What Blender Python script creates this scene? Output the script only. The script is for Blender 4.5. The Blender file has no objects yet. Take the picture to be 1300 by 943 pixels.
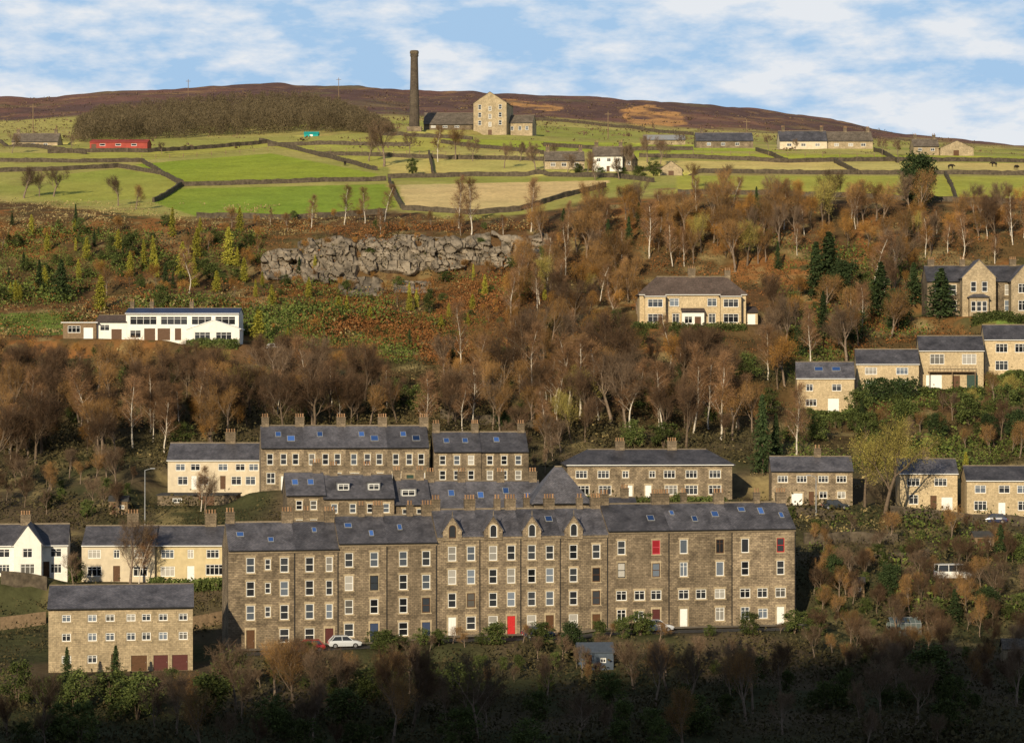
import bpy, math, random, time
import numpy as np
from mathutils import Vector
R=math.radians; T0=time.time()
sc=bpy.context.scene; C=sc.collection
F=3000.;CX=650.;CY=471.5
rng=random.Random(7); nr=np.random.default_rng(7)
def P(px,py,Y): return ((px-CX)/F*Y, Y, (CY-py)/F*Y)

# ------------------------------------------------------------------ terrain function
def lat(seed): return np.random.default_rng(seed).random((128,128))
_L={}
def vnoise(x,y,s,seed=1):
    if seed not in _L:_L[seed]=lat(seed)
    L=_L[seed]; x=np.asarray(x,float)/s; y=np.asarray(y,float)/s
    xi=np.floor(x).astype(int); yi=np.floor(y).astype(int); fx=x-xi; fy=y-yi
    fx=fx*fx*(3-2*fx); fy=fy*fy*(3-2*fy)
    a=L[xi%128,yi%128];b=L[(xi+1)%128,yi%128];c=L[xi%128,(yi+1)%128];d=L[(xi+1)%128,(yi+1)%128]
    return (a*(1-fx)+b*fx)*(1-fy)+(c*(1-fx)+d*fx)*fy
def fbm(x,y,s,seed=1):
    return (vnoise(x,y,s,seed)+.5*vnoise(x,y,s/2.1,seed+1)+.25*vnoise(x,y,s/4.3,seed+2))/1.75-.5
pxg=np.arange(-1500,2901,10.)
rowsZ={0:-5,50:-15,100:-25,150:-32.5,200:-37.2,230:-38.2}
rowsP={250:[(0,925)],275:[(0,868),(1300,870)],
294:[(0,828),(300,826),(650,821),(1010,821),(1300,829)],
309:[(0,794),(300,803),(650,799),(1010,792),(1300,797)],
320:[(0,752),(300,745),(650,738),(1010,752),(1300,758)],
330:[(0,722),(300,715),(650,700),(1050,718),(1300,724)],
350:[(0,665),(300,650),(650,650),(1050,672),(1300,688)],
370:[(0,618),(300,616),(650,628),(850,635),(1050,641),(1200,648),(1300,655)],
400:[(0,560),(300,555),(650,560),(850,570),(1050,580),(1300,590)],
440:[(0,490),(300,485),(650,490),(850,490),(1050,523),(1200,505),(1300,490)],
475:[(0,440),(150,436),(300,434),(650,440),(850,427),(1050,455),(1200,448),(1300,438)],
497:[(0,415),(150,407),(300,405),(650,405),(850,408),(1050,420),(1200,405),(1300,400)],
528:[(0,355),(300,362),(450,374),(650,366),(850,362),(1050,353),(1300,348)],
540:[(0,333),(320,338),(380,360),(450,360),(600,350),(680,340),(750,332),(850,332),(1050,325),(1300,322)],
549:[(0,316),(300,312),(450,300),(650,300),(850,310),(1050,301),(1300,301)],
575:[(0,275),(300,278),(450,277),(650,276),(850,262),(1050,260),(1300,264)],
620:[(0,255),(300,255),(450,251),(650,250),(850,239),(1050,240),(1300,242)],
700:[(0,222),(300,222),(650,220),(850,213),(1050,213),(1300,217)],
780:[(0,192),(300,197),(650,193),(850,190),(1050,192),(1300,203)],
850:[(0,180),(300,178),(500,168),(650,174),(850,182),(1050,187),(1300,199)],
950:[(0,172),(300,165),(500,157),(650,160),(850,172),(1050,182),(1300,197)],
1200:[(0,151),(300,138),(450,132),(650,143),(850,155),(1050,173),(1300,194)],
1600:[(-300,135),(0,124),(60,122),(110,116),(150,113),(240,111),(300,109),(350,109),(390,112),(470,110),(540,116),(650,123),(700,122),(760,125),(850,131),(950,139),(1050,154),(1150,172),(1300,188),(1600,200)],
2400:[(0,150),(650,150),(1300,200)]}
Yr=sorted(list(rowsZ)+list(rowsP)); TZ=[]
for Y in Yr:
    if Y in rowsZ: TZ.append(np.full(len(pxg),float(rowsZ[Y])))
    else:
        p=np.interp(pxg,[a for a,b in rowsP[Y]],[b for a,b in rowsP[Y]])
        k=3 if Y>1500 else 13
        pp=np.pad(p,k//2,mode='edge'); p=np.convolve(pp,np.ones(k)/k,'valid')
        TZ.append((CY-p)/F*Y)
TZ=np.array(TZ); Yd=np.arange(0,2401,2.)
TD=np.array([np.interp(Yd,Yr,TZ[:,j]) for j in range(len(pxg))]).T
k=np.array([1,2,3,2,1.]);k/=k.sum()
TD=np.array([np.convolve(np.pad(TD[:,j],2,mode='edge'),k,'valid') for j in range(TD.shape[1])]).T
PADS=[]
def H(X,Y):
    X=np.asarray(X,float);Y=np.asarray(Y,float)
    q=(CX+F*X/np.maximum(Y,120)+1500)/10.; q=np.clip(q,0,len(pxg)-1.001); r=np.clip(Y/2.,0,len(Yd)-1.001)
    i=q.astype(int);j=r.astype(int);a=q-i;b=r-j
    Z=(TD[j,i]*(1-a)+TD[j,i+1]*a)*(1-b)+(TD[j+1,i]*(1-a)+TD[j+1,i+1]*a)*b
    wood=np.clip((Y-225)/30,0,1)*np.clip((585-Y)/25,0,1)
    fld=np.clip((Y-575)/30,0,1)*np.clip((900-Y)/60,0,1)
    moor=np.clip((Y-880)/250,0,1)
    Z=Z+wood*2.6*fbm(X,Y,16,3)+fld*1.6*fbm(X,Y,45,7)+moor*(6*fbm(X,Y,90,11)+5*fbm(X,Y,28,13))
    for (cx,cy,c,s,x0,x1,y0,y1,z,soft) in PADS:
        dx=X-cx;dy=Y-cy;lx=dx*c+dy*s;ly=-dx*s+dy*c
        ex=np.maximum(np.maximum(x0-lx,lx-x1),0);ey=np.maximum(np.maximum(y0-ly,ly-y1),0)
        w=np.clip(1-np.hypot(ex,ey)/soft,0,1);w=w*w*(3-2*w)
        Z=Z*(1-w)+z*w
    return Z
def padw(X,Y):
    W=np.zeros_like(np.asarray(X,float))
    for (cx,cy,c,s,x0,x1,y0,y1,z,soft) in PADS:
        dx=X-cx;dy=Y-cy;lx=dx*c+dy*s;ly=-dx*s+dy*c
        ex=np.maximum(np.maximum(x0-lx,lx-x1),0);ey=np.maximum(np.maximum(y0-ly,ly-y1),0)
        W=np.maximum(W,np.clip(1-np.hypot(ex,ey)/soft,0,1))
    return W

# ------------------------------------------------------------------ materials
def nn(nt,t,**k):
    n=nt.nodes.new(t)
    for a,b in k.items(): setattr(n,a,b)
    return n
def start(name,rough,spec=.2,metal=0):
    m=bpy.data.materials.new(name);m.use_nodes=True;nt=m.node_tree;b=nt.nodes['Principled BSDF']
    b.inputs['Roughness'].default_value=rough;b.inputs['Specular IOR Level'].default_value=spec;b.inputs['Metallic'].default_value=metal
    return m,nt,b
def rangev(nt,src,a,b,lo,hi):
    n=nn(nt,'ShaderNodeMapRange');n.inputs[1].default_value=a;n.inputs[2].default_value=b;n.inputs[3].default_value=lo;n.inputs[4].default_value=hi
    nt.links.new(src,n.inputs[0]);return n.outputs[0]
def mul(nt,a,b):
    n=nn(nt,'ShaderNodeMath',operation='MULTIPLY');nt.links.new(a,n.inputs[0]);nt.links.new(b,n.inputs[1]);return n.outputs[0]
def noise(nt,vec,scale,detail=5):
    n=nn(nt,'ShaderNodeTexNoise');n.inputs['Scale'].default_value=scale;n.inputs['Detail'].default_value=detail;n.inputs['Roughness'].default_value=.6
    nt.links.new(vec,n.inputs['Vector']);return n.outputs[0]
def rgb(c): return (c[0],c[1],c[2],1)
def hsv(nt,col,val):
    h=nn(nt,'ShaderNodeHueSaturation')
    if isinstance(col,tuple): h.inputs['Color'].default_value=rgb(col)
    else: nt.links.new(col,h.inputs['Color'])
    nt.links.new(val,h.inputs['Value']);return h.outputs[0]
def mixc(nt,f,a,b):
    n=nn(nt,'ShaderNodeMix',data_type='RGBA')
    nt.links.new(f,n.inputs[0])
    for s,v in ((6,a),(7,b)):
        if isinstance(v,tuple): n.inputs[s].default_value=rgb(v)
        else: nt.links.new(v,n.inputs[s])
    return n.outputs[2]
def bumpit(nt,b,h,st,dist):
    n=nn(nt,'ShaderNodeBump');n.inputs['Strength'].default_value=st;n.inputs['Distance'].default_value=dist
    nt.links.new(h,n.inputs['Height']);nt.links.new(n.outputs[0],b.inputs['Normal'])
def noise_mat(name,c,var=.25,scale=1.5,rough=.85,objv=0.,bump=0,metal=0,spec=.2):
    m,nt,b=start(name,rough,spec,metal)
    tc=nn(nt,'ShaderNodeTexCoord');o=tc.outputs['Object']
    nz=noise(nt,o,scale);v=rangev(nt,nz,.3,.7,1-var,1+var)
    if objv:
        oi=nn(nt,'ShaderNodeObjectInfo');v=mul(nt,v,rangev(nt,oi.outputs['Random'],0,1,1-objv,1+objv))
    nt.links.new(hsv(nt,c,v),b.inputs['Base Color'])
    if bump: bumpit(nt,b,nz,bump,.1)
    return m
def coursed(name,c1,c2,mortar,bw,rh,ms,roof=False,rough=.9,stain=.3,objv=.12,spec=.15):
    m,nt,b=start(name,rough,spec)
    tc=nn(nt,'ShaderNodeTexCoord');o=tc.outputs['Object'];s=nn(nt,'ShaderNodeSeparateXYZ');nt.links.new(o,s.inputs[0])
    cb=nn(nt,'ShaderNodeCombineXYZ')
    ad=nn(nt,'ShaderNodeMath',operation='ADD')
    if roof:
        nt.links.new(s.outputs[0],cb.inputs[0]);nt.links.new(s.outputs[1],ad.inputs[0]);nt.links.new(s.outputs[2],ad.inputs[1]);nt.links.new(ad.outputs[0],cb.inputs[1])
    else:
        nt.links.new(s.outputs[0],ad.inputs[0]);nt.links.new(s.outputs[1],ad.inputs[1]);nt.links.new(ad.outputs[0],cb.inputs[0]);nt.links.new(s.outputs[2],cb.inputs[1])
    br=nn(nt,'ShaderNodeTexBrick');nt.links.new(cb.outputs[0],br.inputs['Vector'])
    br.inputs['Color1'].default_value=rgb(c1);br.inputs['Color2'].default_value=rgb(c2);br.inputs['Mortar'].default_value=rgb(mortar)
    br.inputs['Scale'].default_value=1;br.inputs['Brick Width'].default_value=bw;br.inputs['Row Height'].default_value=rh;br.inputs['Mortar Size'].default_value=ms
    n1=noise(nt,o,.45,6);n2=noise(nt,o,3.,3)
    v=mul(nt,rangev(nt,n1,.3,.7,1-stain,1+stain),rangev(nt,n2,.3,.7,.75,1.25))
    oi=nn(nt,'ShaderNodeObjectInfo');v=mul(nt,v,rangev(nt,oi.outputs['Random'],0,1,1-objv,1+objv))
    nt.links.new(hsv(nt,br.outputs['Color'],v),b.inputs['Base Color'])
    bumpit(nt,b,br.outputs['Fac'],-.3,.03)
    return m
def leaf_mat(name,c1,c2,objv=.3,trans=0):
    m,nt,b=start(name,.8,.08)
    g=nn(nt,'ShaderNodeNewGeometry')
    col=mixc(nt,g.outputs['Random Per Island'],c1,c2)
    tc=nn(nt,'ShaderNodeTexCoord');nz=noise(nt,tc.outputs['Object'],.55 if objv else .16,3)
    v=rangev(nt,nz,.3,.7,.62,1.38)
    if objv:
        oi=nn(nt,'ShaderNodeObjectInfo');v=mul(nt,v,rangev(nt,oi.outputs['Random'],0,1,1-objv,1+objv))
    col=hsv(nt,col,v);nt.links.new(col,b.inputs['Base Color'])
    return m
grit=coursed('gritstone',(.3,.235,.155),(.178,.138,.094),(.115,.093,.07),.5,.22,.026,stain=.55,objv=.2)
gritdark=coursed('dark gritstone',(.225,.175,.118),(.145,.113,.077),(.1,.08,.058),.5,.22,.024,stain=.48,objv=.18)
gritpale=coursed('pale gritstone',(.42,.335,.215),(.31,.25,.16),(.24,.19,.13),.5,.22,.018)
tanstone=coursed('tan reconstituted stone',(.54,.43,.27),(.46,.365,.225),(.36,.29,.19),.45,.22,.012,stain=.16)
slate=coursed('slate',(.1,.096,.108),(.065,.064,.075),(.036,.035,.04),.35,.28,.02,roof=True,rough=.52,stain=.5,spec=.5,objv=.28)
slateblue=coursed('blue slate',(.035,.055,.13),(.03,.045,.1),(.02,.02,.03),.4,.3,.02,roof=True,rough=.5,stain=.15,spec=.4)
stoneroof=coursed('stone slab roof',(.17,.14,.11),(.12,.1,.08),(.06,.05,.04),.6,.4,.03,roof=True,stain=.35)
brownroof=coursed('brown tile roof',(.125,.09,.075),(.09,.07,.06),(.05,.038,.034),.35,.3,.02,roof=True,stain=.25)
white=noise_mat('white render',(.78,.76,.7),.09,1.2)
cream=noise_mat('cream render',(.58,.5,.37),.14,1.)
yellowr=noise_mat('yellow render',(.56,.46,.27),.14,1.)
wpaint=noise_mat('white paint',(.78,.78,.76),.05,3,rough=.5)
dress=noise_mat('dressed stone',(.36,.29,.19),.28,2.5,objv=.22)
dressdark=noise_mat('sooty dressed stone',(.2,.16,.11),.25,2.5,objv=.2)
brownp=noise_mat('brown paint',(.10,.05,.025),.15,3,rough=.5)
redp=noise_mat('red paint',(.5,.03,.03),.1,3,rough=.5)
pinkp=noise_mat('pink paint',(.5,.07,.1),.1,3,rough=.5)
greenp=noise_mat('green paint',(.03,.06,.048),.1,3,rough=.5)
maroonp=noise_mat('maroon paint',(.09,.028,.026),.1,3,rough=.5)
bluep=noise_mat('blue paint',(.04,.06,.12),.1,3,rough=.5)
blackp=noise_mat('black paint',(.02,.02,.022),.1,3,rough=.5)
timber=noise_mat('weathered timber',(.2,.14,.085),.3,2.5)
clay=noise_mat('clay pot',(.3,.18,.1),.25,5,objv=.3)
lead=noise_mat('grey metal',(.28,.29,.3),.15,3,rough=.5)
redtin=noise_mat('red tin',(.32,.05,.035),.25,.6,rough=.6)
teal=noise_mat('teal tin',(.02,.32,.3),.12,1)
asphalt=noise_mat('asphalt',(.055,.054,.053),.25,1.2)
drywall=noise_mat('dry stone',(.085,.068,.048),.5,1.4,bump=.6)
rockm=noise_mat('rock',(.2,.165,.122),.7,.4,bump=.8,objv=.15)
def glass(name,c,rough=.06):
    m,nt,b=start(name,rough,.5);oi=nn(nt,'ShaderNodeObjectInfo')
    v=rangev(nt,oi.outputs['Random'],0,1,.3,1.8);nt.links.new(hsv(nt,c,v),b.inputs['Base Color']);return m
gdark=glass('window glass',(.03,.033,.038));gcurt=glass('curtained glass',(.26,.25,.23),.15);gred=glass('red curtained glass',(.3,.02,.025),.15);gpalerefl=glass('painted-reflection pale glass',(.1,.12,.15),.1)  # the pale pane has a sky reflection painted into its base colour
gskyrefl=glass('painted-reflection skylight glass',(.035,.085,.25),.12)  # blue of the reflected sky painted into the skylight panes

# ------------------------------------------------------------------ mesh helpers
class MB:
    def __init__(s): s.v=[];s.f=[]
    def poly(s,pts):
        i=len(s.v);s.v+=[tuple(p) for p in pts];s.f.append(tuple(range(i,i+len(pts))))
    def box(s,x0,x1,y0,y1,z0,z1):
        i=len(s.v);s.v+=[(x0,y0,z0),(x1,y0,z0),(x1,y1,z0),(x0,y1,z0),(x0,y0,z1),(x1,y0,z1),(x1,y1,z1),(x0,y1,z1)]
        s.f+=[tuple(i+k for k in q) for q in((3,2,1,0),(4,5,6,7),(0,1,5,4),(1,2,6,5),(2,3,7,6),(3,0,4,7))]
    def ring(s,a,b):
        n=len(a)
        for k in range(n): s.f.append((a[k],a[(k+1)%n],b[(k+1)%n],b[k]))
    def addring(s,pts):
        i=len(s.v);s.v+=[tuple(p) for p in pts];return list(range(i,i+len(pts)))
    def tube(s,p0,p1,r0,r1,n=5,cap=False):
        p0=Vector(p0);p1=Vector(p1);d=(p1-p0)
        if d.length<1e-6:return
        d.normalize();u=d.orthogonal().normalized();w=d.cross(u)
        A=s.addring([p0+(u*math.cos(6.2832*k/n)+w*math.sin(6.2832*k/n))*r0 for k in range(n)])
        B=s.addring([p1+(u*math.cos(6.2832*k/n)+w*math.sin(6.2832*k/n))*r1 for k in range(n)])
        s.ring(A,B)
        if cap: s.f.append(tuple(B));s.f.append(tuple(reversed(A)))
    def extr_x(s,yz,x0,x1):
        A=s.addring([(x0,y,z) for y,z in yz]);B=s.addring([(x1,y,z) for y,z in yz]);s.ring(A,B);s.f.append(tuple(reversed(A)));s.f.append(tuple(B))
    def extr_y(s,xz,y0,y1):
        A=s.addring([(x,y0,z) for x,z in xz]);B=s.addring([(x,y1,z) for x,z in xz]);s.ring(A,B);s.f.append(tuple(reversed(A)));s.f.append(tuple(B))
    def mesh(s,name,m,smooth=False):
        me=bpy.data.meshes.new(name);me.from_pydata(s.v,[],s.f);me.materials.append(m)
        if smooth: me.polygons.foreach_set('use_smooth',[True]*len(me.polygons))
        me.update();return me
def ob(name,me,parent=None,loc=(0,0,0),rz=0):
    o=bpy.data.objects.new(name,me);C.objects.link(o);o.location=loc;o.rotation_euler=(0,0,rz)
    if parent is not None:o.parent=parent
    return o
def tag(o,label,cat,group=None,kind=None):
    o['label']=label;o['category']=cat
    if group:o['group']=group
    if kind:o['kind']=kind
    return o
def thing(name,label,cat,loc,rz=0,group=None): return tag(ob(name,None,None,loc,rz),label,cat,group)
def npmesh(name,V,m,k=4):
    me=bpy.data.meshes.new(name);n=len(V);me.vertices.add(n);me.vertices.foreach_set('co',np.ascontiguousarray(V,dtype=np.float32).ravel())
    me.loops.add(n);me.loops.foreach_set('vertex_index',np.arange(n,dtype=np.int32));q=n//k
    me.polygons.add(q);me.polygons.foreach_set('loop_start',np.arange(0,n,k,dtype=np.int32));me.update(calc_edges=True);me.materials.append(m);return me
def unit(a): return a/np.maximum(np.linalg.norm(a,axis=1,keepdims=True),1e-9)
def quads(c,s,asp=.6,flat=0.,g=None):
    g=g or nr;n=len(c);a=g.normal(size=(n,3));a[:,2]*=(1-flat);a=unit(a);b=unit(np.cross(a,g.normal(size=(n,3))));s=np.asarray(s).reshape(-1,1)
    a=a*s;b=b*s*asp
    return np.stack([c-a-b*.3,c-a*.1-b,c+a,c-a*.1+b],1).reshape(-1,3)
def strips(p,d,L,w,g=None):
    g=g or nr;d=unit(d);b=unit(np.cross(d,g.normal(size=d.shape)))*np.asarray(w).reshape(-1,1);e=p+d*np.asarray(L).reshape(-1,1)
    return np.stack([p-b,p+b,e+b*.35,e-b*.35],1).reshape(-1,3)

# ------------------------------------------------------------------ building kit
_mc={}
def cached(key,fn):
    if key not in _mc:_mc[key]=fn()
    return _mc[key]
def q5(x): return max(.1,round(x*20)/20)
def window(root,x,y,z0,w,h,style='sash',fm=None,pm=None,stone=None,proud=False):
    w=q5(w);h=q5(h);fm=fm or wpaint
    def fr():
        b=MB();t=.085;a,c=.05,.12
        b.box(-w/2+.002,-w/2+t,a,c,.002,h-.002);b.box(w/2-t,w/2-.002,a,c,.002,h-.002);b.box(-w/2+t,w/2-t,a,c,.002,t+.02);b.box(-w/2+t,w/2-t,a,c,h-t,h-.002)
        k={'plain':0,'sash':0,'case2':1,'case3':2,'case4':3,'cross':1}[style]
        for i in range(k):
            cx=-w/2+w*(i+1)/(k+1);b.box(cx-.035,cx+.035,a+.003,c,t+.02,h-t)
        if style in('sash','cross'): b.box(-w/2+t,w/2-t,a-.015,c-.004,h*.5-.045,h*.5+.035)
        if style in('case2','case3','case4'): b.box(-w/2+t,w/2-t,a+.006,c-.003,h*.7-.025,h*.7+.025)
        return b.mesh('window',fm)
    o=ob('window',cached(('f',w,h,style,fm.name),fr),root,(x,y-(.13 if proud else 0),z0))
    def pn():
        b=MB();b.poly([(-w/2+.03,.09,.03),(w/2-.03,.09,.03),(w/2-.03,.09,h-.03),(-w/2+.03,.09,h-.03)]);return b.mesh('pane',pm)
    if pm is None:
        pm=rng.choices([gdark,gcurt,gpalerefl],[.6,.18,.22])[0]
    ob('pane',cached(('p',w,h,pm.name),pn),o)
    if stone:
        def su():
            b=MB();b.box(-w/2-.18,w/2+.18,-.025,.04,h+.004,h+.26);b.box(-w/2-.1,-w/2-.004,-.012,.04,.0,h+.002);b.box(w/2+.004,w/2+.1,-.012,.04,.0,h+.002);return b.mesh('surround',stone)
        def si():
            b=MB();b.box(-w/2-.18,w/2+.18,-.07,.05,-.15,-.004);return b.mesh('sill',stone)
        ob('surround',cached(('s',w,h,stone.name),su),o);ob('sill',cached(('si',w,stone.name),si),o)
    return o
def archpts(w,h,n=8):
    r=w/2;return [(-r,0),(r,0)]+[(r*math.cos(math.pi*k/n),h-r+r*math.sin(math.pi*k/n)) for k in range(n+1)]
def archring(name,w0,h0,zo,w1,h1,y0,y1,m):
    b=MB();A=archpts(w0,h0);B=[(x,z+zo) for x,z in archpts(w1,h1)]
    a=b.addring([(x,y0,z) for x,z in A]);c=b.addring([(x,y0,z) for x,z in B]);a2=b.addring([(x,y1,z) for x,z in A]);c2=b.addring([(x,y1,z) for x,z in B])
    b.ring(a,c);b.ring(a,a2);b.ring(c,c2);return b.mesh(name,m)
def archwindow(root,x,y,z0,w,h,fm,stone):
    o=ob('window',cached(('aw',w,h,fm.name),lambda:archring('window',w,h,.08,w-.16,h-.16,-.03,.05,fm)),root,(x,y,z0))
    def pn():
        b=MB();b.poly([(px_,-.008,pz) for px_,pz in archpts(w-.1,h-.05)]);return b.mesh('pane',gdark)
    ob('pane',cached(('ap',w,h),pn),o);ob('surround',cached(('as',w,h,stone.name),lambda:archring('surround',w+.36,h+.2,.0,w+.004,h+.002,-.06,.05,stone)),o)
def door(root,x,y,z0,w,h,m,kind='door',stone=None,label=None):
    w=q5(w);h=q5(h)
    def dm():
        b=MB();b.box(-w/2+.01,w/2-.01,.08,.14,.0,h-.01)
        if kind=='garage_door':
            n=max(3,int(h/.4))
            for i in range(n): b.box(-w/2+.06,w/2-.06,.055,.082,h*i/n+.05,h*(i+1)/n-.03)
        else:
            for sx in(-1,1):
                for (a,c) in((.08,.42),(.48,.9)): b.box(min(sx*.06,sx*(w/2-.1)),max(sx*.06,sx*(w/2-.1)),.06,.082,h*a,h*c)
        return b.mesh(kind,m)
    o=ob(kind,cached(('d',w,h,m.name,kind),dm),root,(x,y,z0))
    if label:o['label']=label
    def hm():
        b=MB();b.tube((w/2-.14,.0,1.),(w/2-.14,.085,1.),.035,.035,6,True);return b.mesh('handle',lead)
    ob('handle',cached(('h',w),hm),o)
    if stone:
        def su():
            b=MB();b.box(-w/2-.2,w/2+.2,-.03,.04,h+.004,h+.28);b.box(-w/2-.18,-w/2-.004,-.025,.04,0,h+.002);b.box(w/2+.004,w/2+.18,-.025,.04,0,h+.002);return b.mesh('surround',stone)
        ob('surround',cached(('ds',w,h,stone.name),su),o)
    return o
def chimney(root,x,y,zr,cw=1.1,cd=.65,hh=1.3,pots=3,m=None):
    m=m or gritdark
    if cw>1.5: hh=1.7
    cw=min(cw,1.6)
    def cm():
        b=MB();b.box(-cw/2,cw/2,-cd/2,cd/2,-1.2,hh);b.box(-cw/2-.07,cw/2+.07,-cd/2-.07,cd/2+.07,hh+.002,hh+.13);b.box(-cw/2-.04,cw/2+.04,-cd/2-.04,cd/2+.04,hh-.35,hh-.26);return b.mesh('chimney',m)
    o=ob('chimney',cached(('c',cw,cd,hh,m.name),cm),root,(x,y,zr))
    def pm():
        b=MB();b.tube((0,0,0),(0,0,.5),.12,.095,8,True);b.tube((0,0,.42),(0,0,.54),.125,.125,8,True);return b.mesh('chimney_pot',clay)
    for i in range(pots):
        ob('chimney_pot',cached('pot',pm),o,(-cw/2+cw*(i+.5)/pots,0,hh+.13))
BOXES=[]
def block(root,off,w,d,h,rise,wall,roofm,kind='gable',wins=(),doors=(),found=3,ov=.3,sx=.15,stone=None,gut=blackp,sky=(),chims=(),cm=None,pots=3,rcap=True):
    ox,oy,oz=off;b=MB()
    rects=[(x-q5(ww)/2,x+q5(ww)/2,z,z+q5(hh)) for x,z,ww,hh in [t[:4] for t in wins]]+[(x-q5(ww)/2,x+q5(ww)/2,z,z+q5(hh)) for x,z,ww,hh in [t[:4] for t in doors]]
    xs=sorted(set([-w/2,w/2]+[v for r in rects for v in r[:2] if -w/2<v<w/2]));zs=sorted(set([-found,h]+[v for r in rects for v in r[2:] if -found<v<h]))
    for i in range(len(xs)-1):
        for j in range(len(zs)-1):
            cx=(xs[i]+xs[i+1])/2;cz=(zs[j]+zs[j+1])/2
            if xs[i+1]-xs[i]<1e-5 or zs[j+1]-zs[j]<1e-5: continue
            if any(a<cx<c and e<cz<g for a,c,e,g in rects): continue
            b.poly([(xs[i],0,zs[j]),(xs[i+1],0,zs[j]),(xs[i+1],0,zs[j+1]),(xs[i],0,zs[j+1])])
    for a,c,e,g in rects:
        D=.16
        b.poly([(a,0,e),(a,0,g),(a,D,g),(a,D,e)]);b.poly([(c,0,e),(c,D,e),(c,D,g),(c,0,g)]);b.poly([(a,0,g),(c,0,g),(c,D,g),(a,D,g)]);b.poly([(a,0,e),(a,D,e),(c,D,e),(c,0,e)])
    for x in(-w/2,w/2):
        if kind=='gable': b.poly([(x,0,-found),(x,d,-found),(x,d,h),(x,d/2,h+rise),(x,0,h)])
        elif kind=='lean': b.poly([(x,0,-found),(x,d,-found),(x,d,h+rise),(x,0,h)])
        else: b.poly([(x,0,-found),(x,d,-found),(x,d,h),(x,0,h)])
    hb=h+rise if kind=='lean' else h
    b.poly([(-w/2,d,-found),(w/2,d,-found),(w/2,d,hb),(-w/2,d,hb)])
    if kind=='fgable':
        for y in(0,d): b.poly([(-w/2,y,h),(w/2,y,h),(0,y,h+rise)])
    wo=ob('wall',b.mesh('wall',wall),root,off)
    r=MB();t=.15;e=.02
    if kind=='gable':
        s=rise/(d/2);ze=h-ov*s+e;zr=h+rise+e
        r.extr_x([(-ov,ze),(d/2,zr),(d+ov,ze),(d+ov,ze+t),(d/2,zr+t),(-ov,ze+t)],-w/2-sx,w/2+sx)
    elif kind=='fgable':
        s=rise/(w/2);ze=h-ov*s+e;zr=h+rise+e
        r.extr_y([(-w/2-ov,ze),(0,zr),(w/2+ov,ze),(w/2+ov,ze+t),(0,zr+t),(-w/2-ov,ze+t)],-sx,d+sx)
    elif kind=='hip':
        kx=min(d*.42,w/2-.3) if w>d*.9 else w/2-.05;ze=h+e;zr=h+rise+t
        A=[(-w/2-ov,-ov),(w/2+ov,-ov),(w/2+ov,d+ov),(-w/2-ov,d+ov)]
        a=r.addring([(x,y,ze) for x,y in A]);c=r.addring([(x,y,ze+t) for x,y in A]);r.ring(a,c);r.f.append(tuple(reversed(a)))
        k0=len(r.v);r.v+=[(-w/2+kx,d/2,zr),(w/2-kx,d/2,zr)]
        r.f+=[(c[0],c[1],k0+1,k0),(c[1],c[2],k0+1),(c[2],c[3],k0,k0+1),(c[3],c[0],k0)]
    elif kind=='lean':
        s=rise/d;r.extr_x([(-ov,h-ov*s+e),(d+.02,h+rise+e),(d+.02,h+rise+e+t),(-ov,h-ov*s+e+t)],-w/2-sx,w/2+sx)
    else: r.box(-w/2-ov*.6,w/2+ov*.6,-ov*.6,d+ov*.6,h+e,h+e+t)
    ob('roof',r.mesh('roof',roofm),root,off)
    if kind in('gable','hip') and rcap:
        g=MB();kx=0 if kind=='gable' else min(d*.42,w/2-.3) if w>d*.9 else w/2-.05
        zz=h+rise+e+t;ex=(w/2+sx-kx) if kind=='gable' else w/2-kx
        if ex>.2:
            g.extr_x([(d/2-.2,zz-.12),(d/2,zz+.06),(d/2+.2,zz-.12)],-ex,ex);ob('ridge',g.mesh('ridge',dressdark),root,off)
    if gut and kind in('gable','hip','lean'):
        s=rise/(d/2) if kind=='gable' else (rise/d if kind=='lean' else 0);g=MB();z=h-ov*s+e+.03
        g.box(-w/2-sx,w/2+sx,-ov-.14,-ov-.004,z,z+.12);ob('gutter',g.mesh('gutter',gut),root,off)
    for wn in wins:
        x,z,ww,hh=wn[:4];st=wn[4] if len(wn)>4 else 'sash';fm=wn[5] if len(wn)>5 else None;pm=wn[6] if len(wn)>6 else None
        window(root,ox+x,oy,oz+z,ww,hh,st,fm,pm,stone)
    for dn in doors:
        x,z,ww,hh,m=dn[:5];door(root,ox+x,oy,oz+z,ww,hh,m,dn[5] if len(dn)>5 else 'door',stone,dn[6] if len(dn)>6 else None)
    if sky:
        ang=math.atan2(rise,d/2)
        for x,fr,sw,sl in sky:
            def fm_():
                g=MB();g.box(-sw/2,sw/2,-sl/2,sl/2,.0,.09);return g.mesh('skylight',lead)
            def pm_():
                g=MB();g.box(-sw/2+.07,sw/2-.07,-sl/2+.07,sl/2-.07,.085,.1);return g.mesh('pane',gskyrefl)
            so=ob('skylight',cached(('sk',sw,sl),fm_),root,(ox+x,oy+fr*d/2,oz+h+rise*fr+e+t/math.cos(ang)));so.rotation_euler=(ang,0,0)
            ob('pane',cached(('skp',sw,sl),pm_),so)
    for ch in chims:
        x=ch[0];y=ch[1] if len(ch)>1 else d/2
        chimney(root,ox+x,oy+y,oz+h+rise,m=cm,pots=ch[2] if len(ch)>2 else pots,cw=ch[3] if len(ch)>3 else 1.1)
def pad(loc,rot,w,d,z,fm=2.5,soft=5.,side=1.,x0=None,x1=None):
    PADS.append((loc[0],loc[1],math.cos(rot),math.sin(rot),-w/2-side,w/2+side,-fm,d+1.,z,soft))
class Hs: pass
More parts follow.
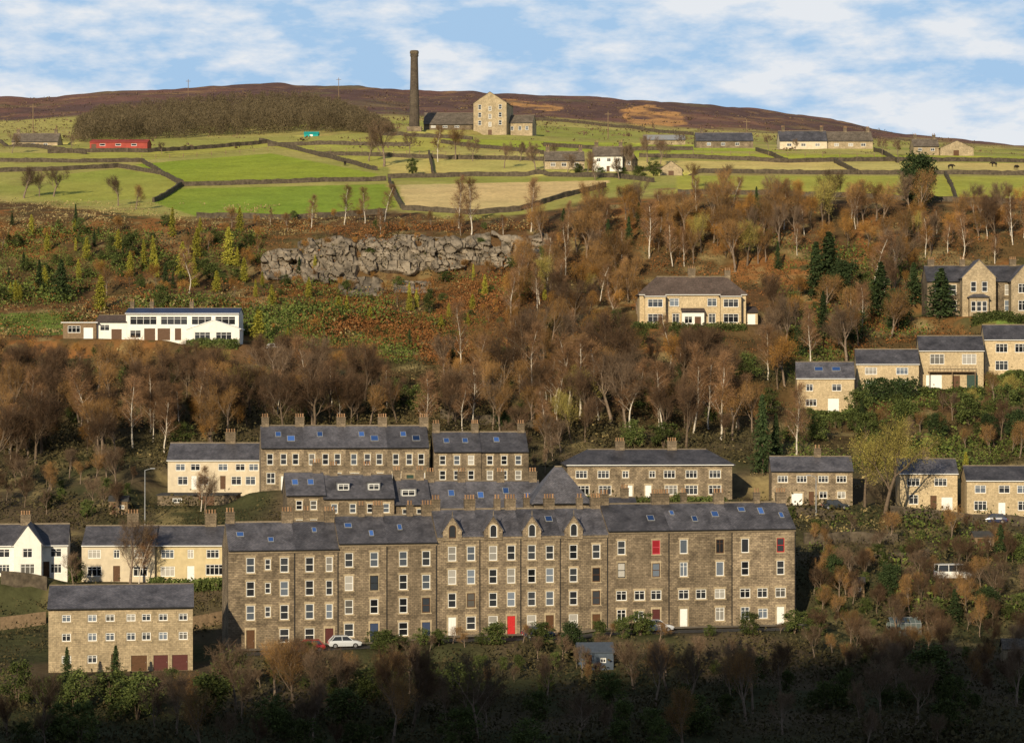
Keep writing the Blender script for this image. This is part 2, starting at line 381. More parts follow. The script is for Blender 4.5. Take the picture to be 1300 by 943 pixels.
def house(name,label,cat,px0,px1,base,Y,eave,ridge,d,wall,roofm,rot=0,kind='gable',wins=(),doors=(),chims=(),sky=(),group=None,fm=2.5,**kw):
    rot=R(rot);pc=(px0+px1)/2;loc=P(pc,base,Y);w=(px1-px0)/F*Y/math.cos(rot);h=(base-eave)/F*Y
    rise=(eave-ridge)/F*Y if kind in('fgable','flat') else (CY-ridge)/F*(Y+(d if kind=='lean' else d/2))-loc[2]-h
    rise=max(rise,.3 if kind!='flat' else 0)
    root=thing(name,label,cat,loc,rot,group);S=Hs();S.root=root;S.pc=pc;S.base=base;S.Y=Y;S.rot=rot;S.loc=loc;S.w=w;S.h=h;S.rise=rise;S.d=d
    def cv(px,py,wp,hp):
        sc_=Y/F;return ((px-pc)*sc_/math.cos(rot),(base-py-hp/2)*sc_,wp*sc_,hp*sc_)
    S.cv=cv
    W=[cv(*t[:4])+tuple(t[4:]) for t in wins]
    W=[t for t in W if abs(t[0])+t[2]/2<w/2-.05 and t[1]+q5(t[3])<h-.05]
    Dd=[]
    for t in doors:
        x,z,ww,hh=cv(*t[:4]);Dd.append((x,.02,ww,hh)+tuple(t[4:]))
    ch=[((c[0]-pc)*Y/F,)+tuple(c[1:]) for c in chims];sk=[((s_[0]-pc)*Y/F,s_[1],s_[2],s_[3]) for s_ in sky]
    block(root,(0,0,0),w,d,h,rise,wall,roofm,kind,W,Dd,chims=ch,sky=sk,**kw)
    pad(loc,rot,w,d,loc[2],fm);BOXES.append((min(px0,px1),min(ridge,eave),max(px0,px1),base,Y+d*.5))
    return S
def wing(S,px0,px1,base,Y,eave,ridge,d,wall,roofm,kind='gable',wins=(),doors=(),**kw):
    pc=(px0+px1)/2;L=P(pc,base,Y);dx=L[0]-S.loc[0];dy=L[1]-S.loc[1];c,s=math.cos(S.rot),math.sin(S.rot)
    off=(dx*c+dy*s,-dx*s+dy*c,L[2]-S.loc[2]);w=(px1-px0)/F*Y;h=(base-eave)/F*Y
    rise=(eave-ridge)/F*Y if kind in('fgable','flat') else max(.2,(CY-ridge)/F*(Y+(d if kind=='lean' else d/2))-L[2]-h)
    k=Y/F
    W=[((t[0]-pc)*k,(base-t[1]-t[3]/2)*k,t[2]*k,t[3]*k)+tuple(t[4:]) for t in wins];D=[((t[0]-pc)*k,.02,t[2]*k,t[3]*k)+tuple(t[4:]) for t in doors]
    block(S.root,off,w,d,h,rise,wall,roofm,kind,W,D,**kw)
    pad(L,S.rot,w,d,L[2],1.5);BOXES.append((px0,min(ridge,eave),px1,base,Y+d*.5))
def g(xs,ys,w,h,*a): return [(x,y,w,h)+a for y in ys for x in xs]

# ------------------------------------------------------------------ front terrace
FA=R(12);A0=P(290,824,294)
dirx,diry=math.cos(FA),math.sin(FA)
def s_at(px):   # distance along the terrace line seen at px
    k=(px-CX)/F;return (k*A0[1]-A0[0])/(dirx-k*diry)
secs={'A':(-34.6,12.35),'B':(-34.1,12.5),'C':(-33.55,12.6),'D':(-33.1,12.6)}
TH=[(290,375,'A',(318,340,361)),(375,430,'A',(393,418)),(430,492,'B',(443,475)),(492,555,'B',(512,541)),(555,610,'C',(574,598)),(610,662,'C',(626,649)),(662,712,'C',(675,698)),(712,772,'C',(728,757)),(772,850,'D',(789,812,833)),(850,930,'D',(868,890,914)),(930,1010,'D',(946,968,991))]
TL=['leftmost house of the long four-storey stone terrace, with the open gable end','narrow second house from left of the long terrace, with dark red door','third house from left of the long terrace, just right of the first roof step','fourth house from left of the long terrace, left of the gabled dormers','fifth house from left of the long terrace, under its leftmost gabled dormer','house with the bright red door under the second gabled dormer of the long terrace','house under the third gabled dormer from left of the long terrace','house under the rightmost gabled dormer of the long terrace','third house from right of the long terrace, with pink top-storey window','second house from right of the long terrace, with paired white lower windows','rightmost house of the long four-storey stone terrace, with the roof end free']
for i,((p0,p1,sec,cols),lab) in enumerate(zip(TH,TL)):
    s0,s1=s_at(p0),s_at(p1);sm=(s0+s1)/2;w=s1-s0-.006;bz,h=secs[sec];d=9.;rise=3.1
    loc=(A0[0]+dirx*sm,A0[1]+diry*sm,bz);root=thing('terraced_house',lab,'house',loc,FA,'houses of the long four-storey terrace')
    xs=[s_at(c)-sm for c in cols];W=[];D=[]
    zc=[9.5,6.55,3.6]
    for ci,x in enumerate(xs):
        mid=len(xs)==3 and ci==1
        if mid and i not in(8,9,10): 
            for z in zc: W.append((x,z+.35,.7,1.35,'sash',rng.choice([None,brownp]),None))
            continue
        nar=.85 if cols[ci]==418 else 1.05
        for r_,z in enumerate(zc):
            if mid and r_<2: continue
            st='sash' if sec!='D' else rng.choice(['sash','plain','sash','case2']);fm=None if rng.random()<.78 else rng.choice([brownp,blackp,brownp]);pm=None
            hh=1.9-.12*rng.random();ww=nar
            if (cols[ci],r_) in((833,0),(991,0)): fm=redp if cols[ci]==991 else pinkp;pm=gred if cols[ci]==833 else None
            if sec=='D' and r_>=2: ww=1.4;hh=1.25;st='case2';fm=wpaint
            W.append((x,z,ww,hh,st,fm,pm))
    dc={5:(redp,'bright red door'),1:(maroonp,'dark red door'),8:(maroonp,'maroon door')}.get(i,(rng.choice([blackp,brownp,brownp,bluep,wpaint]),None))
    dx=xs[-1];wx=xs[0]
    if i in(0,4,9): dx,wx=xs[0],xs[-1]
    D.append((dx,.05,1.05,2.35,dc[0],'door',dc[1]));W.append((wx,.75,1.2,1.7,'sash' if sec!='D' else 'case2',None,None))
    if i in(8,10): W.append(((xs[0]+xs[-1])/2,.9,1.3,1.3,'case2',wpaint,None))
    sk=[]
    for a,f_ in {0:[(.2,.5),(.65,.3)],1:[(.5,.62)],2:[(.7,.35),(.25,.6)],3:[(.3,.5)],6:[(.8,.5)],8:[(.75,.45)],9:[(.12,.6),(.45,.3),(.8,.5)],10:[(.25,.65),(.55,.6),(.85,.4)]}.get(i,[]): sk.append((-w/2+w*a,f_+rng.uniform(-.06,.06),rng.choice([.6,.75,.95]),rng.choice([.9,1.1,1.35])))
    block(root,(0,0,0),w,d,h,rise,gritdark if i in(3,8) else grit,slate,'gable',W,D,found=4,ov=.12 if sec=='C' else .25,sx=0,stone=dress,sky=sk,gut=None if sec=='C' else blackp,chims=[(w/2-.55,d/2,4,1.4)]+([(-w/2+.6,d/2,3,1.1)] if i in(0,4,8,9) else [])+([(0.4,d/2,2,.8)] if i in(2,5,10,3,7) else [])+([(-.6,d/2+1.6,2,.75)] if i in(1,6,9) else []))
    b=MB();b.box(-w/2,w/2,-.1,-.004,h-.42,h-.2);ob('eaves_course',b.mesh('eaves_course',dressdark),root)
    b=MB();b.tube((w/2-.12,-.1,0),(w/2-.12,-.1,h-.45),.055,.055,6,True);ob('drainpipe',b.mesh('drainpipe',blackp),root)
    if sec=='C':
        x=xs[0];b=MB();hw=1.2;zt=h+.75;pk=h+2.5
        xz=[(x-hw,h-.5),(x+hw,h-.5),(x+hw,zt),(x,pk),(x-hw,zt)];b.extr_y(xz,-.18,3.8);ob('dormer',b.mesh('dormer',grit),root)
        b=MB();b.extr_y([(x-hw-.16,zt-.2),(x,pk+.04),(x+hw+.16,zt-.2),(x+hw+.16,zt-.02),(x,pk+.24),(x-hw-.16,zt-.02)],-.24,4.4);ob('dormer_roof',b.mesh('dormer_roof',slate),root)
        archwindow(root,x,-.19,h-.15,.95,1.65,wpaint if i!=4 else brownp,dress)
        b=MB();b.tube((x,-.2,pk+.1),(x,-.2,pk+.75),.07,.03,6,True);ob('finial',b.mesh('finial',dressdark),root)
    PADS.append((loc[0],loc[1],dirx,diry,-w/2-1,w/2+1,-8.,d+1,bz,5.));BOXES.append((p0,650,p1,800-10,loc[1]+4))

# ------------------------------------------------------------------ the row behind
mw=lambda xs,y,w=8,h=12:[(x,y,w,h) for x in xs]
def boxdormer(S,px,fr,wpx=16,hm=1.15):
    k=S.Y/F;x=(px-S.pc)*k;w=wpx*k;y0=fr*S.d/2;z0=S.h+S.rise*fr;b=MB();b.box(x-w/2,x+w/2,y0,y0+2.6,z0-.3,z0+hm);ob('dormer',b.mesh('dormer',lead),S.root)
    b=MB();b.box(x-w/2-.12,x+w/2+.12,y0-.15,y0+2.8,z0+hm+.003,z0+hm+.12);ob('dormer_roof',b.mesh('dormer_roof',slate),S.root)
    window(S.root,x,y0-.003,z0+.15,w*.84,hm*.72,'case2',wpaint,gdark,None,proud=True)
grp='houses of the row behind the long terrace'
m1=house('terraced_house','leftmost house of the row behind the long terrace, with dark stone front','house',365,412,700,330,628,600,8,gritdark,slate,10,wins=mw([380,398],641)+mw([380,398],665),chims=[(405,4)],sky=[(376,.5,.9,1.2),(396,.5,.9,1.2)],group=grp,stone=dress)
m2=house('terraced_house','house with two small box dormers in the row behind the long terrace','house',412,500,698,331,632,603,8,gritdark,slate,10,wins=mw([425,448,470,490],645),chims=[(427,4),(470,4)],group=grp,stone=dress)
boxdormer(m2,437,.3);boxdormer(m2,476,.3)
m3=house('terraced_house','house with one box dormer in the row behind the long terrace','house',500,546,700,333,640,609,8,gritdark,slate,10,wins=mw([515,533],652),chims=[(508,4),(538,4)],group=grp,stone=dress)
boxdormer(m3,520,.3,20)
m4=house('terraced_house','slate-roofed house with one skylight right of the dormered pair','house',546,597,700,334,645,611,8,gritdark,slate,8,wins=mw([560,580],655),chims=[(550,4),(590,4)],sky=[(575,.5,.9,1.2)],group=grp,stone=dress)
m5=house('terraced_house','house with three skylights left of the pyramid roof behind the long terrace','house',597,688,700,335,646,611,8,gritdark,slate,8,wins=mw([610,630,655],655),chims=[(640,4),(682,4)],sky=[(612,.45,.9,1.2),(645,.6,.9,1.2),(672,.4,.9,1.2)],group=grp,stone=dress)
tw=house('stone_tower','square stone building with steep pyramid slate roof behind the long terrace','house',678,748,702,328,640,593,8.,grit,slate,6,kind='hip',wins=mw([700,728],655),stone=dress,ov=.4)
house('terraced_house','low slate-roofed house right of the pyramid roof, behind the long terrace','house',746,812,700,336,655,632,8,gritdark,slate,8,wins=mw([760,790],668),chims=[(800,4)],stone=dress)
# upper row
grp='houses of the upper terrace'
UL=['leftmost house of the upper terrace with white windows, beside the cream semi','second house from left of the upper white-windowed terrace','third house from left of the upper white-windowed terrace','rightmost house of the upper white-windowed terrace, with plain gable end']
for i in range(4):
    a=332+i*53.2;b_=a+53.2;yb=622-i*.3
    house('terraced_house',UL[i],'house',a,b_,yb,360+i*.9,568-i*.2,541,8.5,grit,slate,8,wins=[(a+11,583,8,14,'sash'),(a+28,583,8,14,'sash'),(a+43,583,8,14,'sash'),(a+12,607,11,14,'cross'),(a+44,607,8,14,'sash')],doors=[(a+29,612,9,18,[wpaint,brownp,wpaint,greenp][i])],chims=[(a+50,4.25,4,1.4)]+([(a+6,4.25,3,1.1)] if i==0 else []),sky=[(a+22,.55,.9,1.2)]+([(a+38,.35,1.2,1.3)] if i in(0,2,3) else []),stone=dress,sx=0,group=grp)
grp='pair of houses right of the upper terrace'
house('terraced_house','left house of the pair right of the upper terrace','house',551,611,622,363,573,549,8.5,gritdark,slate,6,wins=[(a,y,8,12,'sash') for a in(562,580,598) for y in(584,603)],chims=[(556,4.25,3),(606,4.25,4)],sky=[(568,.5,.9,1.2),(592,.5,.9,1.2)],stone=dress,sx=0,group=grp)
house('terraced_house','right house of the pair right of the upper terrace, with free gable end','house',611,671,622,364,573,549,8.5,gritdark,slate,6,wins=[(a,y,8,12,'sash') for a in(622,640,658) for y in(584,603)],chims=[(665,4.25,3)],sky=[(632,.55,.9,1.2)],stone=dress,sx=0,group=grp)
L1=house('semi_detached_house','cream rendered semi with slate roof left of the upper terrace','house',213,332,621,370,584,563,8,cream,slate,0,wins=g([229,248,283,305,322],[593],12,9,'case2')+g([232,258,300,318],[610],13,11,'case2'),doors=[(246,612,7,17,wpaint),(283,612,7,17,brownp)],chims=[(289,4,4,1.8)],gut=wpaint)
wing(L1,200,300,642,362,629,628,6,gritdark,asphalt,'flat',wins=[(225,635,12,6,'case2')],doors=[(262,636,20,12,brownp,'garage_door')])
house('semi_detached_house','long hip-roofed stone semi above the right half of the terrace','house',720,930,634,372,591,571,8.5,grit,slate,3,kind='hip',wins=g([738,766,850,878,908],[602],15,10,'case3')+g([794,828],[602],8,9,'case2')+g([740,768,852,878,908],[622],16,12,'case3'),doors=[(799,625,8,18,wpaint),(823,625,8,18,wpaint)],chims=[(790,4.2,4,1.5),(857,4.2,4,1.5)],gut=wpaint,ov=.45,stone=dress)
# right hand houses
house('detached_house','long stone house with white garage doors below the dark conifer','house',980,1082,641,372,598,580,8,grit,slate,-3,wins=g([994,1018,1045,1068],[608],13,9,'case3')+g([1045,1068],[628],10,9,'case2'),doors=[(990,633,12,15,wpaint,'garage_door'),(1012,633,14,15,wpaint,'garage_door'),(1030,632,7,17,brownp)],stone=dress,chims=[(1040,4,2)])
house('detached_house','tan stone house with grey roof beside the yellow birch, left of two','house',1143,1215,647,376,601,583,8,tanstone,slate,-4,wins=g([1160,1194],[612],16,10,'case3')+[(1160,634,12,12,'case2')],doors=[(1185,637,8,18,brownp),(1202,637,14,16,wpaint,'garage_door')],chims=[(1178,4,2)],gut=wpaint)
house('detached_house','tan stone house at the right edge, right of the birch-side house','house',1228,1315,656,372,610,592,8,tanstone,slate,-4,wins=g([1245,1275,1298],[621],14,10,'case2')+[(1245,642,16,12,'case3'),(1298,642,12,12,'case2')],doors=[(1272,645,9,18,wpaint)],gut=wpaint)
grp='stepped tan houses on the right slope'
h1=house('detached_house','lowest and leftmost of the four stepped tan houses','house',1012,1084,523,440,480,460,8,tanstone,slate,-5,wins=[(1028,492,9,9,'case2'),(1062,492,12,9,'case2'),(1030,511,14,9,'case3')],doors=[(1058,513,14,17,wpaint,'garage_door')],group=grp,gut=wpaint,sky=[(1040,.5,1.6,1.2),(1062,.5,1.6,1.2)])
h2=house('detached_house','second from left of the stepped tan houses, behind the clipped hedge','house',1088,1166,500,447,462,444,8,tanstone,slate,-5,wins=g([1106,1145],[471],15,9,'case3')+g([1106,1145],[488],12,9,'case2'),group=grp,gut=wpaint)
h3=house('detached_house','third from left of the stepped tan houses, with a timber balcony','house',1168,1248,494,451,445,427,8,tanstone,slate,-5,wins=g([1190,1230],[456],18,13,'case3'),doors=[(1186,482,20,18,wpaint,'garage_door'),(1214,483,9,17,brownp),(1234,482,14,18,greenp)],group=grp,gut=wpaint)
house('detached_house','rightmost of the stepped tan houses, cut by the right edge','house',1251,1330,476,458,431,413,8,tanstone,slate,-5,wins=g([1272,1296],[442],15,11,'case3')+g([1272],[464],16,12,'case3'),group=grp,gut=wpaint)
b=MB();b.box(-4.5,4.5,-1.5,-.01,3.25,3.4)
for x in np.linspace(-4.4,4.4,14): b.box(x-.03,x+.03,-1.5,-1.44,3.4,4.3)
b.box(-4.5,4.5,-1.52,-1.42,4.3,4.38)
for x in(-4.3,0,4.3): b.box(x-.06,x+.06,-1.45,-1.33,-1,3.25)
ob('balcony',b.mesh('balcony',timber),h3.root)
v=house('villa','large gabled Victorian stone villa at the right edge','villa',1178,1330,402,497,357,338,10,grit,slate,-3,wins=g([1192,1210,1280,1298],[368],9,13,'sash')+g([1192,1210,1280,1298],[388],10,14,'sash'),chims=[(1186,5,4,1.4),(1226,5,3),(1290,5,4,1.4)],stone=dress)
wing(v,1222,1264,402,493,352,330,8,gritpale,slate,'fgable',wins=[(1243,347,5,8,'sash'),(1236,364,7,13,'sash'),(1250,364,7,13,'sash')],stone=dress)
wing(v,1231,1255,402,491,378,374,2.2,gritpale,slate,'hip',wins=[(1236,389,6,13,'sash'),(1243,389,6,13,'sash'),(1250,389,6,13,'sash')],rcap=False)
wing(v,1284,1316,402,493,356,337,8,gritpale,slate,'fgable',wins=[(1300,366,14,12,'case3'),(1300,388,14,13,'case3')],stone=dress)
s=house('semi_detached_house','hip-roofed stone semi with central chimney on the wooded slope','house',812,947,413,490,375,352,9,tanstone,brownroof,0,kind='hip',wins=g([856,904],[384],12,10,'case2')+g([858,904],[404],9,12,'case2'),chims=[(880,4.5,4,1.8),(926,4.5,3,1.2)],doors=[(872,405,8,15,wpaint),(888,405,8,15,brownp)],gut=wpaint,ov=.45,stone=dress)
for a in(819,915): wing(s,a,a+26,413,487.8,377,368,3.,tanstone,brownroof,'hip',wins=[(a+13,385,19,10,'case3'),(a+13,404,19,11,'case3')],rcap=False,gut=wpaint,ov=.25)
wing(s,866,894,414,488,396,392,2.,white,brownroof,'lean',wins=[(874,406,10,9,'case2')],doors=[(886,407,8,12,brownp)])
wing(s,947,962,412,491,397,390,6,tanstone,brownroof,'lean',doors=[(954,405,10,13,wpaint,'garage_door')])
wh=house('white_house','long white house with blue slate roof on the left slope','house',160,303,432,470,398,392,8,white,slateblue,0,wins=[(182,407,34,11,'case4'),(221,407,34,11,'case4'),(256,407,26,11,'case3'),(286,407,26,11,'case3'),(172,424,14,10,'case2')],doors=[(190,425,14,15,brownp,'garage_door'),(208,425,16,15,brownp,'garage_door'),(226,425,8,15,brownp)],chims=[(164,4.,2,.8),(189,4.,2,.8),(240,4.,2,.8)],gut=wpaint,ov=.5)
wing(wh,238,304,437,463,418,407,6,white,wpaint,'fgable',wins=g([257,284],[427],20,11,'case3'),ov=.3)
wing(wh,122,160,431,470,409,401,8,white,brownroof,'gable',wins=[(133,416,12,8,'case2')],doors=[(148,423,13,13,brownp,'garage_door')])
wing(wh,80,122,430,469,410,408,8,timber,wpaint,'flat',wins=[(94,418,16,9,'case3')],doors=[(112,423,12,14,wpaint,'garage_door')],ov=.6)
# lower left
w1=house('cottage','white gabled cottage at the left edge','house',-30,84,733,322,692,666,8.5,white,slate,8,wins=g([6,70],[702],14,11,'case2')+g([6,70],[722],14,12,'case3'),doors=[(58,723,8,20,brownp)],chims=[(30,4.2,4,1.4)],gut=wpaint)
wing(w1,18,52,733,319,690,667,7,white,slate,'fgable',wins=[(35,702,12,12,'case2'),(35,722,18,13,'case3')],gut=None)
house('semi_detached_house','pale cream half of the slate-roofed pair beside the white cottage','house',104,196,738,324,692,668,8.5,cream,slate,2,wins=g([120,178],[703],16,11,'case3')+g([148],[703],8,11,'case2')+g([120,178],[725],18,13,'case3'),doors=[(148,727,9,20,brownp)],chims=[(164,4.2,4,1.7)],sx=0,gut=wpaint,group='slate-roofed pair at lower left')
house('semi_detached_house','yellow rendered half of the slate-roofed pair at lower left','house',196,289,738,325,692,668,8.5,yellowr,slate,2,wins=g([213,270],[703],16,11,'case3')+g([242],[703],8,11,'case2')+g([213],[725],18,13,'case3')+[(272,723,22,14,'case4')],doors=[(242,727,9,20,wpaint)],chims=[(264,4.2,4,1.7)],sx=0,gut=wpaint,group='slate-roofed pair at lower left')
house('apartment_block','modern stone flats with dark garage doors at bottom left','flats',64,243,852,280,771,743,9.5,gritpale,slate,8,wins=g([86,118,140,166,185,206,231],[784],11,9,'case2')+g([86,118,140,166,185,206,231],[808],11,10,'case2')+g([86,118],[836],12,10,'case2'),doors=[(146,842,9,22,brownp),(176,841,20,20,brownp,'garage_door'),(203,841,18,20,maroonp,'garage_door'),(227,841,20,20,maroonp,'garage_door')],ov=.35,stone=dress,fm=6)
# hilltop buildings
mill=house('mill','tall gabled stone mill on the hilltop right of the chimney','mill',601,643,173,855,131,117,14,gritpale,stoneroof,-10,kind='fgable',wins=g([609,635],[136,146,156],4,6,'sash')+g([622],[128,138,148,158],4,6,'sash'),doors=[(622,168,5,8,brownp)],stone=None)
wing(mill,643,676,174,858,156,147,9,gritpale,stoneroof,'gable',wins=g([650,660,669],[163],4,5,'sash'))
house('weaving_shed','long low grey-roofed shed between the mill chimney and the mill','shed',538,600,166,860,158,144,16,gritdark,stoneroof,0,wins=g([550,565,580],[161],6,3,'case3'))
house('farmhouse','stone farmhouse left of the white hilltop farmhouse','house',692,742,216,690,204,193,8,gritpale,stoneroof,2,wins=g([702,716,732],[209],6,5,'case2'),chims=[(696,4,2),(738,4,2)])
fw=house('farmhouse','white hilltop farmhouse beside the stone farmhouse','house',752,790,219,690,198,187,7,white,stoneroof,-6,wins=g([760,773,784],[203],5,5,'case2')+g([760,784],[213],6,5,'case2'),doors=[(772,214,4,8,brownp)],chims=[(756,3.5,2),(787,3.5,2)])
wing(fw,788,808,219,692,201,186,7,gritdark,stoneroof,'fgable',wins=[(798,207,5,5,'case2')])
house('barn','small gable-fronted stone barn right of the white hilltop farmhouse','barn',838,866,226,672,215,205,8,gritpale,stoneroof,-5,kind='fgable',doors=[(852,221,7,9,brownp)])
house('barn','low shed with pale roof left of the grey-roofed hilltop barn','barn',818,870,185,832,178,172,9,gritpale,lead,0,doors=[(840,181,7,6,brownp)])
house('barn','long grey-roofed hilltop barn right of the low pale shed','barn',884,956,189,800,179,169,10,gritdark,slate,0,wins=g([900,918,936],[183],5,4,'case2'),chims=[(892,5,2)])
house('cottage','pale-walled hilltop cottage with grey roof','house',990,1050,191,800,179,167,9,cream,slate,0,wins=g([1002,1020,1038],[184],6,4,'case2'),chims=[(996,4.5,3),(1045,4.5,3)])
house('cottage','stone hilltop cottage joined right of the pale one','house',1050,1108,190,801,179,168,9,gritpale,stoneroof,0,wins=g([1062,1080,1096],[184],6,4,'case2'),chims=[(1075,4.5,3),(1104,4.5,3)])
house('farmhouse','stone farm building with chimneys near the right skyline','house',1160,1192,198,790,186,177,8,gritpale,stoneroof,0,wins=g([1168,1184],[190],5,4,'case2'),chims=[(1164,4,2),(1188,4,2)])
house('barn','gable-fronted stone barn at the right skyline','barn',1194,1236,199,788,188,179,10,gritpale,stoneroof,0,kind='fgable',doors=[(1214,194,7,8,brownp)])
house('farmhouse','stone farmhouse on the far left skyline','house',15,73,189,820,180,170,9,gritpale,stoneroof,0,wins=g([26,42,58],[184],5,4,'case2'),chims=[(20,4.5,2),(68,4.5,2)])
house('red_barn','long red tin barn in the upper left fields','barn',114,187,190,790,181,178,9,redtin,redtin,0,wins=g([130,150,170],[184],7,3,'plain'),doors=[(119,186,6,7,brownp)],rcap=False,gut=None)
house('tin_shed','small teal shed in the field left of the mill chimney','shed',386,404,176,860,170,168,4,teal,teal,0,doors=[(395,173,4,5,wpaint)],gut=None,rcap=False)
# mill chimney
c0=P(526,168,850);root=thing('mill_chimney','very tall dark round mill chimney on the skyline','chimney',c0)
PADS.append((c0[0],c0[1],1,0,-3,3,-3,3,c0[2],5.));b=MB()
prof=[(-3,2.0),(0,1.95),(8,1.75),(20,1.45),(27,1.32),(27.2,1.5),(27.8,1.55),(28,1.38)]
rr=[b.addring([(r_*math.cos(6.2832*k/16),r_*math.sin(6.2832*k/16),z) for k in range(16)]) for z,r_ in prof]
for a,c in zip(rr,rr[1:]): b.ring(a,c)
ob('shaft',b.mesh('shaft',coursed('sooty chimney stone',(.10,.08,.06),(.07,.055,.045),(.05,.04,.03),.6,.25,.02)),root)
b=MB();pr=[(28.005,1.42),(28.3,1.62),(28.9,1.62),(29.3,1.4),(29.3,1.0),(28.5,.95)]
rr=[b.addring([(r_*math.cos(6.2832*k/16),r_*math.sin(6.2832*k/16),z) for k in range(16)]) for z,r_ in pr]
for a,c in zip(rr,rr[1:]): b.ring(a,c)
b.f.append(tuple(rr[-1]));ob('cap',b.mesh('cap',gritdark),root)
b=MB();b.box(-2.6,2.6,-2.6,2.6,-2,1.8);ob('plinth',b.mesh('plinth',gritdark),root)
print('buildings',time.time()-T0)

# ------------------------------------------------------------------ terrain mesh
pxs=np.concatenate([np.arange(-1500,-120,40),np.arange(-120,1421,4.5),np.arange(1430,2900,40)])
Ys=np.concatenate([np.arange(-40,230,10),np.arange(230,420,1.2),np.arange(420,600,.9),np.arange(600,900,1.3),np.arange(900,1700,5),np.arange(1700,2401,50)])
PXg,YYg=np.meshgrid(pxs,Ys);XXg=(PXg-CX)/F*np.maximum(YYg,120);ZZg=H(XXg,YYg)
PYg=CY-F*ZZg/np.maximum(YYg,120)
def inpoly(px,py,poly):
    r=np.zeros(px.shape,bool);n=len(poly)
    for i in range(n):
        x1,y1=poly[i];x2,y2=poly[(i+1)%n]
        if y1==y2: continue
        cnd=((y1>py)!=(y2>py))&(px<(x2-x1)*(py-y1)/(y2-y1)+x1);r^=cnd
    return r
def C3(c): return np.array(c)[None,None,:]
n1=fbm(XXg,YYg,14,21)+.5;n2=fbm(XXg,YYg,5,31)+.5;n3=fbm(XXg,YYg,60,41)+.5
def mixa(a,b,t): t=np.clip(t,0,1)[...,None];return a*(1-t)+b*t
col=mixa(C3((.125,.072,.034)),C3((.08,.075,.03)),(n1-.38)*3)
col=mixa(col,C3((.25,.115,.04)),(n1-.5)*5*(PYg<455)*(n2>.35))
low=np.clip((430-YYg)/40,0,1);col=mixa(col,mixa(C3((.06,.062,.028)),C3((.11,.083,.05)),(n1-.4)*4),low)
col=mixa(col,C3((.28,.22,.1)),np.clip((n2-.6)*5,0,.75)*(YYg>300))
rough=mixa(C3((.42,.37,.12)),C3((.31,.32,.075)),(n3-.4)*3);rough=mixa(rough,C3((.25,.18,.08)),(n1-.66)*4)
edge=np.interp(PXg,[0,100,200,350,500,600,650,780,900,1000,1150,1300],[258,264,276,279,271,279,276,250,252,250,254,258])
moorl=np.interp(PXg,[0,100,480,600,700,850,1000,1150,1300],[155,150,150,150,153,166,173,180,191])
t=np.clip((edge+8*(n1-.5)*2-PYg)/4,0,1)*(YYg>555);col=mixa(col,rough,t)
FP=[([(172,209),(240,203),(345,195),(480,221),(470,229),(235,233)],(.26,.34,.04)),
([(205,240),(490,234),(505,263),(380,275),(250,275),(197,258)],(.22,.31,.04)),
([(60,224),(150,214),(205,222),(226,236),(195,252),(80,257)],(.3,.34,.065)),
([(-100,193),(110,195),(330,180),(345,186),(180,204),(-100,206)],(.36,.37,.08)),
([(345,186),(470,176),(600,176),(560,188),(480,214)],(.38,.38,.085)),
([(505,235),(775,229),(765,238),(660,267),(515,265)],(.56,.47,.2)),
([(560,176),(880,184),(1000,192),(760,194),(640,190)],(.32,.38,.055)),
([(790,204),(1400,208),(1400,221),(900,219),(780,213)],(.55,.47,.16)),
([(860,223),(1400,225),(1400,258),(1150,254),(1000,248),(860,246)],(.36,.38,.07)),
([(480,192),(690,195),(690,222),(500,226)],(.5,.45,.14)),
([(800,193),(1400,200),(1400,206),(800,200)],(.36,.4,.06))]
for poly,cc in FP:
    mk=inpoly(PXg,PYg,poly)&(YYg>555)
    c=mixa(C3(cc),C3(np.array(cc)*np.array([1.18,1.04,1.15])),(n3-.35)*2.5);c=c*(.92+.16*n2[...,None]);col=np.where(mk[...,None],c,col)
mr=mixa(C3((.185,.1,.08)),C3((.125,.078,.07)),(n3-.38)*4);mr=mixa(mr,C3((.27,.165,.09)),(n1-.6)*4);mr=mixa(mr,C3((.17,.14,.075)),np.clip((fbm(XXg,YYg,40,51)-.12)*4,0,.6))
op=inpoly(PXg,PYg,[(785,140),(820,133),(862,143),(872,158),(830,165),(800,160)])|inpoly(PXg,PYg,[(640,125),(665,128),(720,138),(700,142),(650,134)])
mr=mixa(mr,C3((.52,.28,.11)),op*np.clip((n1-.3)*4,0,1))
t=np.clip((moorl+10*(n3-.5)-PYg)/5,0,1)*(YYg>840);col=mixa(col,mr,t)
gl=inpoly(PXg,PYg,[(0,398),(80,398),(85,425),(0,425)])|inpoly(PXg,PYg,[(330,412),(410,405),(420,425),(360,440),(330,430)])|inpoly(PXg,PYg,[(440,420),(520,410),(540,425),(470,440)])|inpoly(PXg,PYg,[(1235,402),(1300,402),(1300,414),(1235,412)])
col=np.where((gl&(YYg>440)&(YYg<540))[...,None],C3((.13,.18,.04))*(.7+.6*n2[...,None]),col)
nr_,nc_=PXg.shape
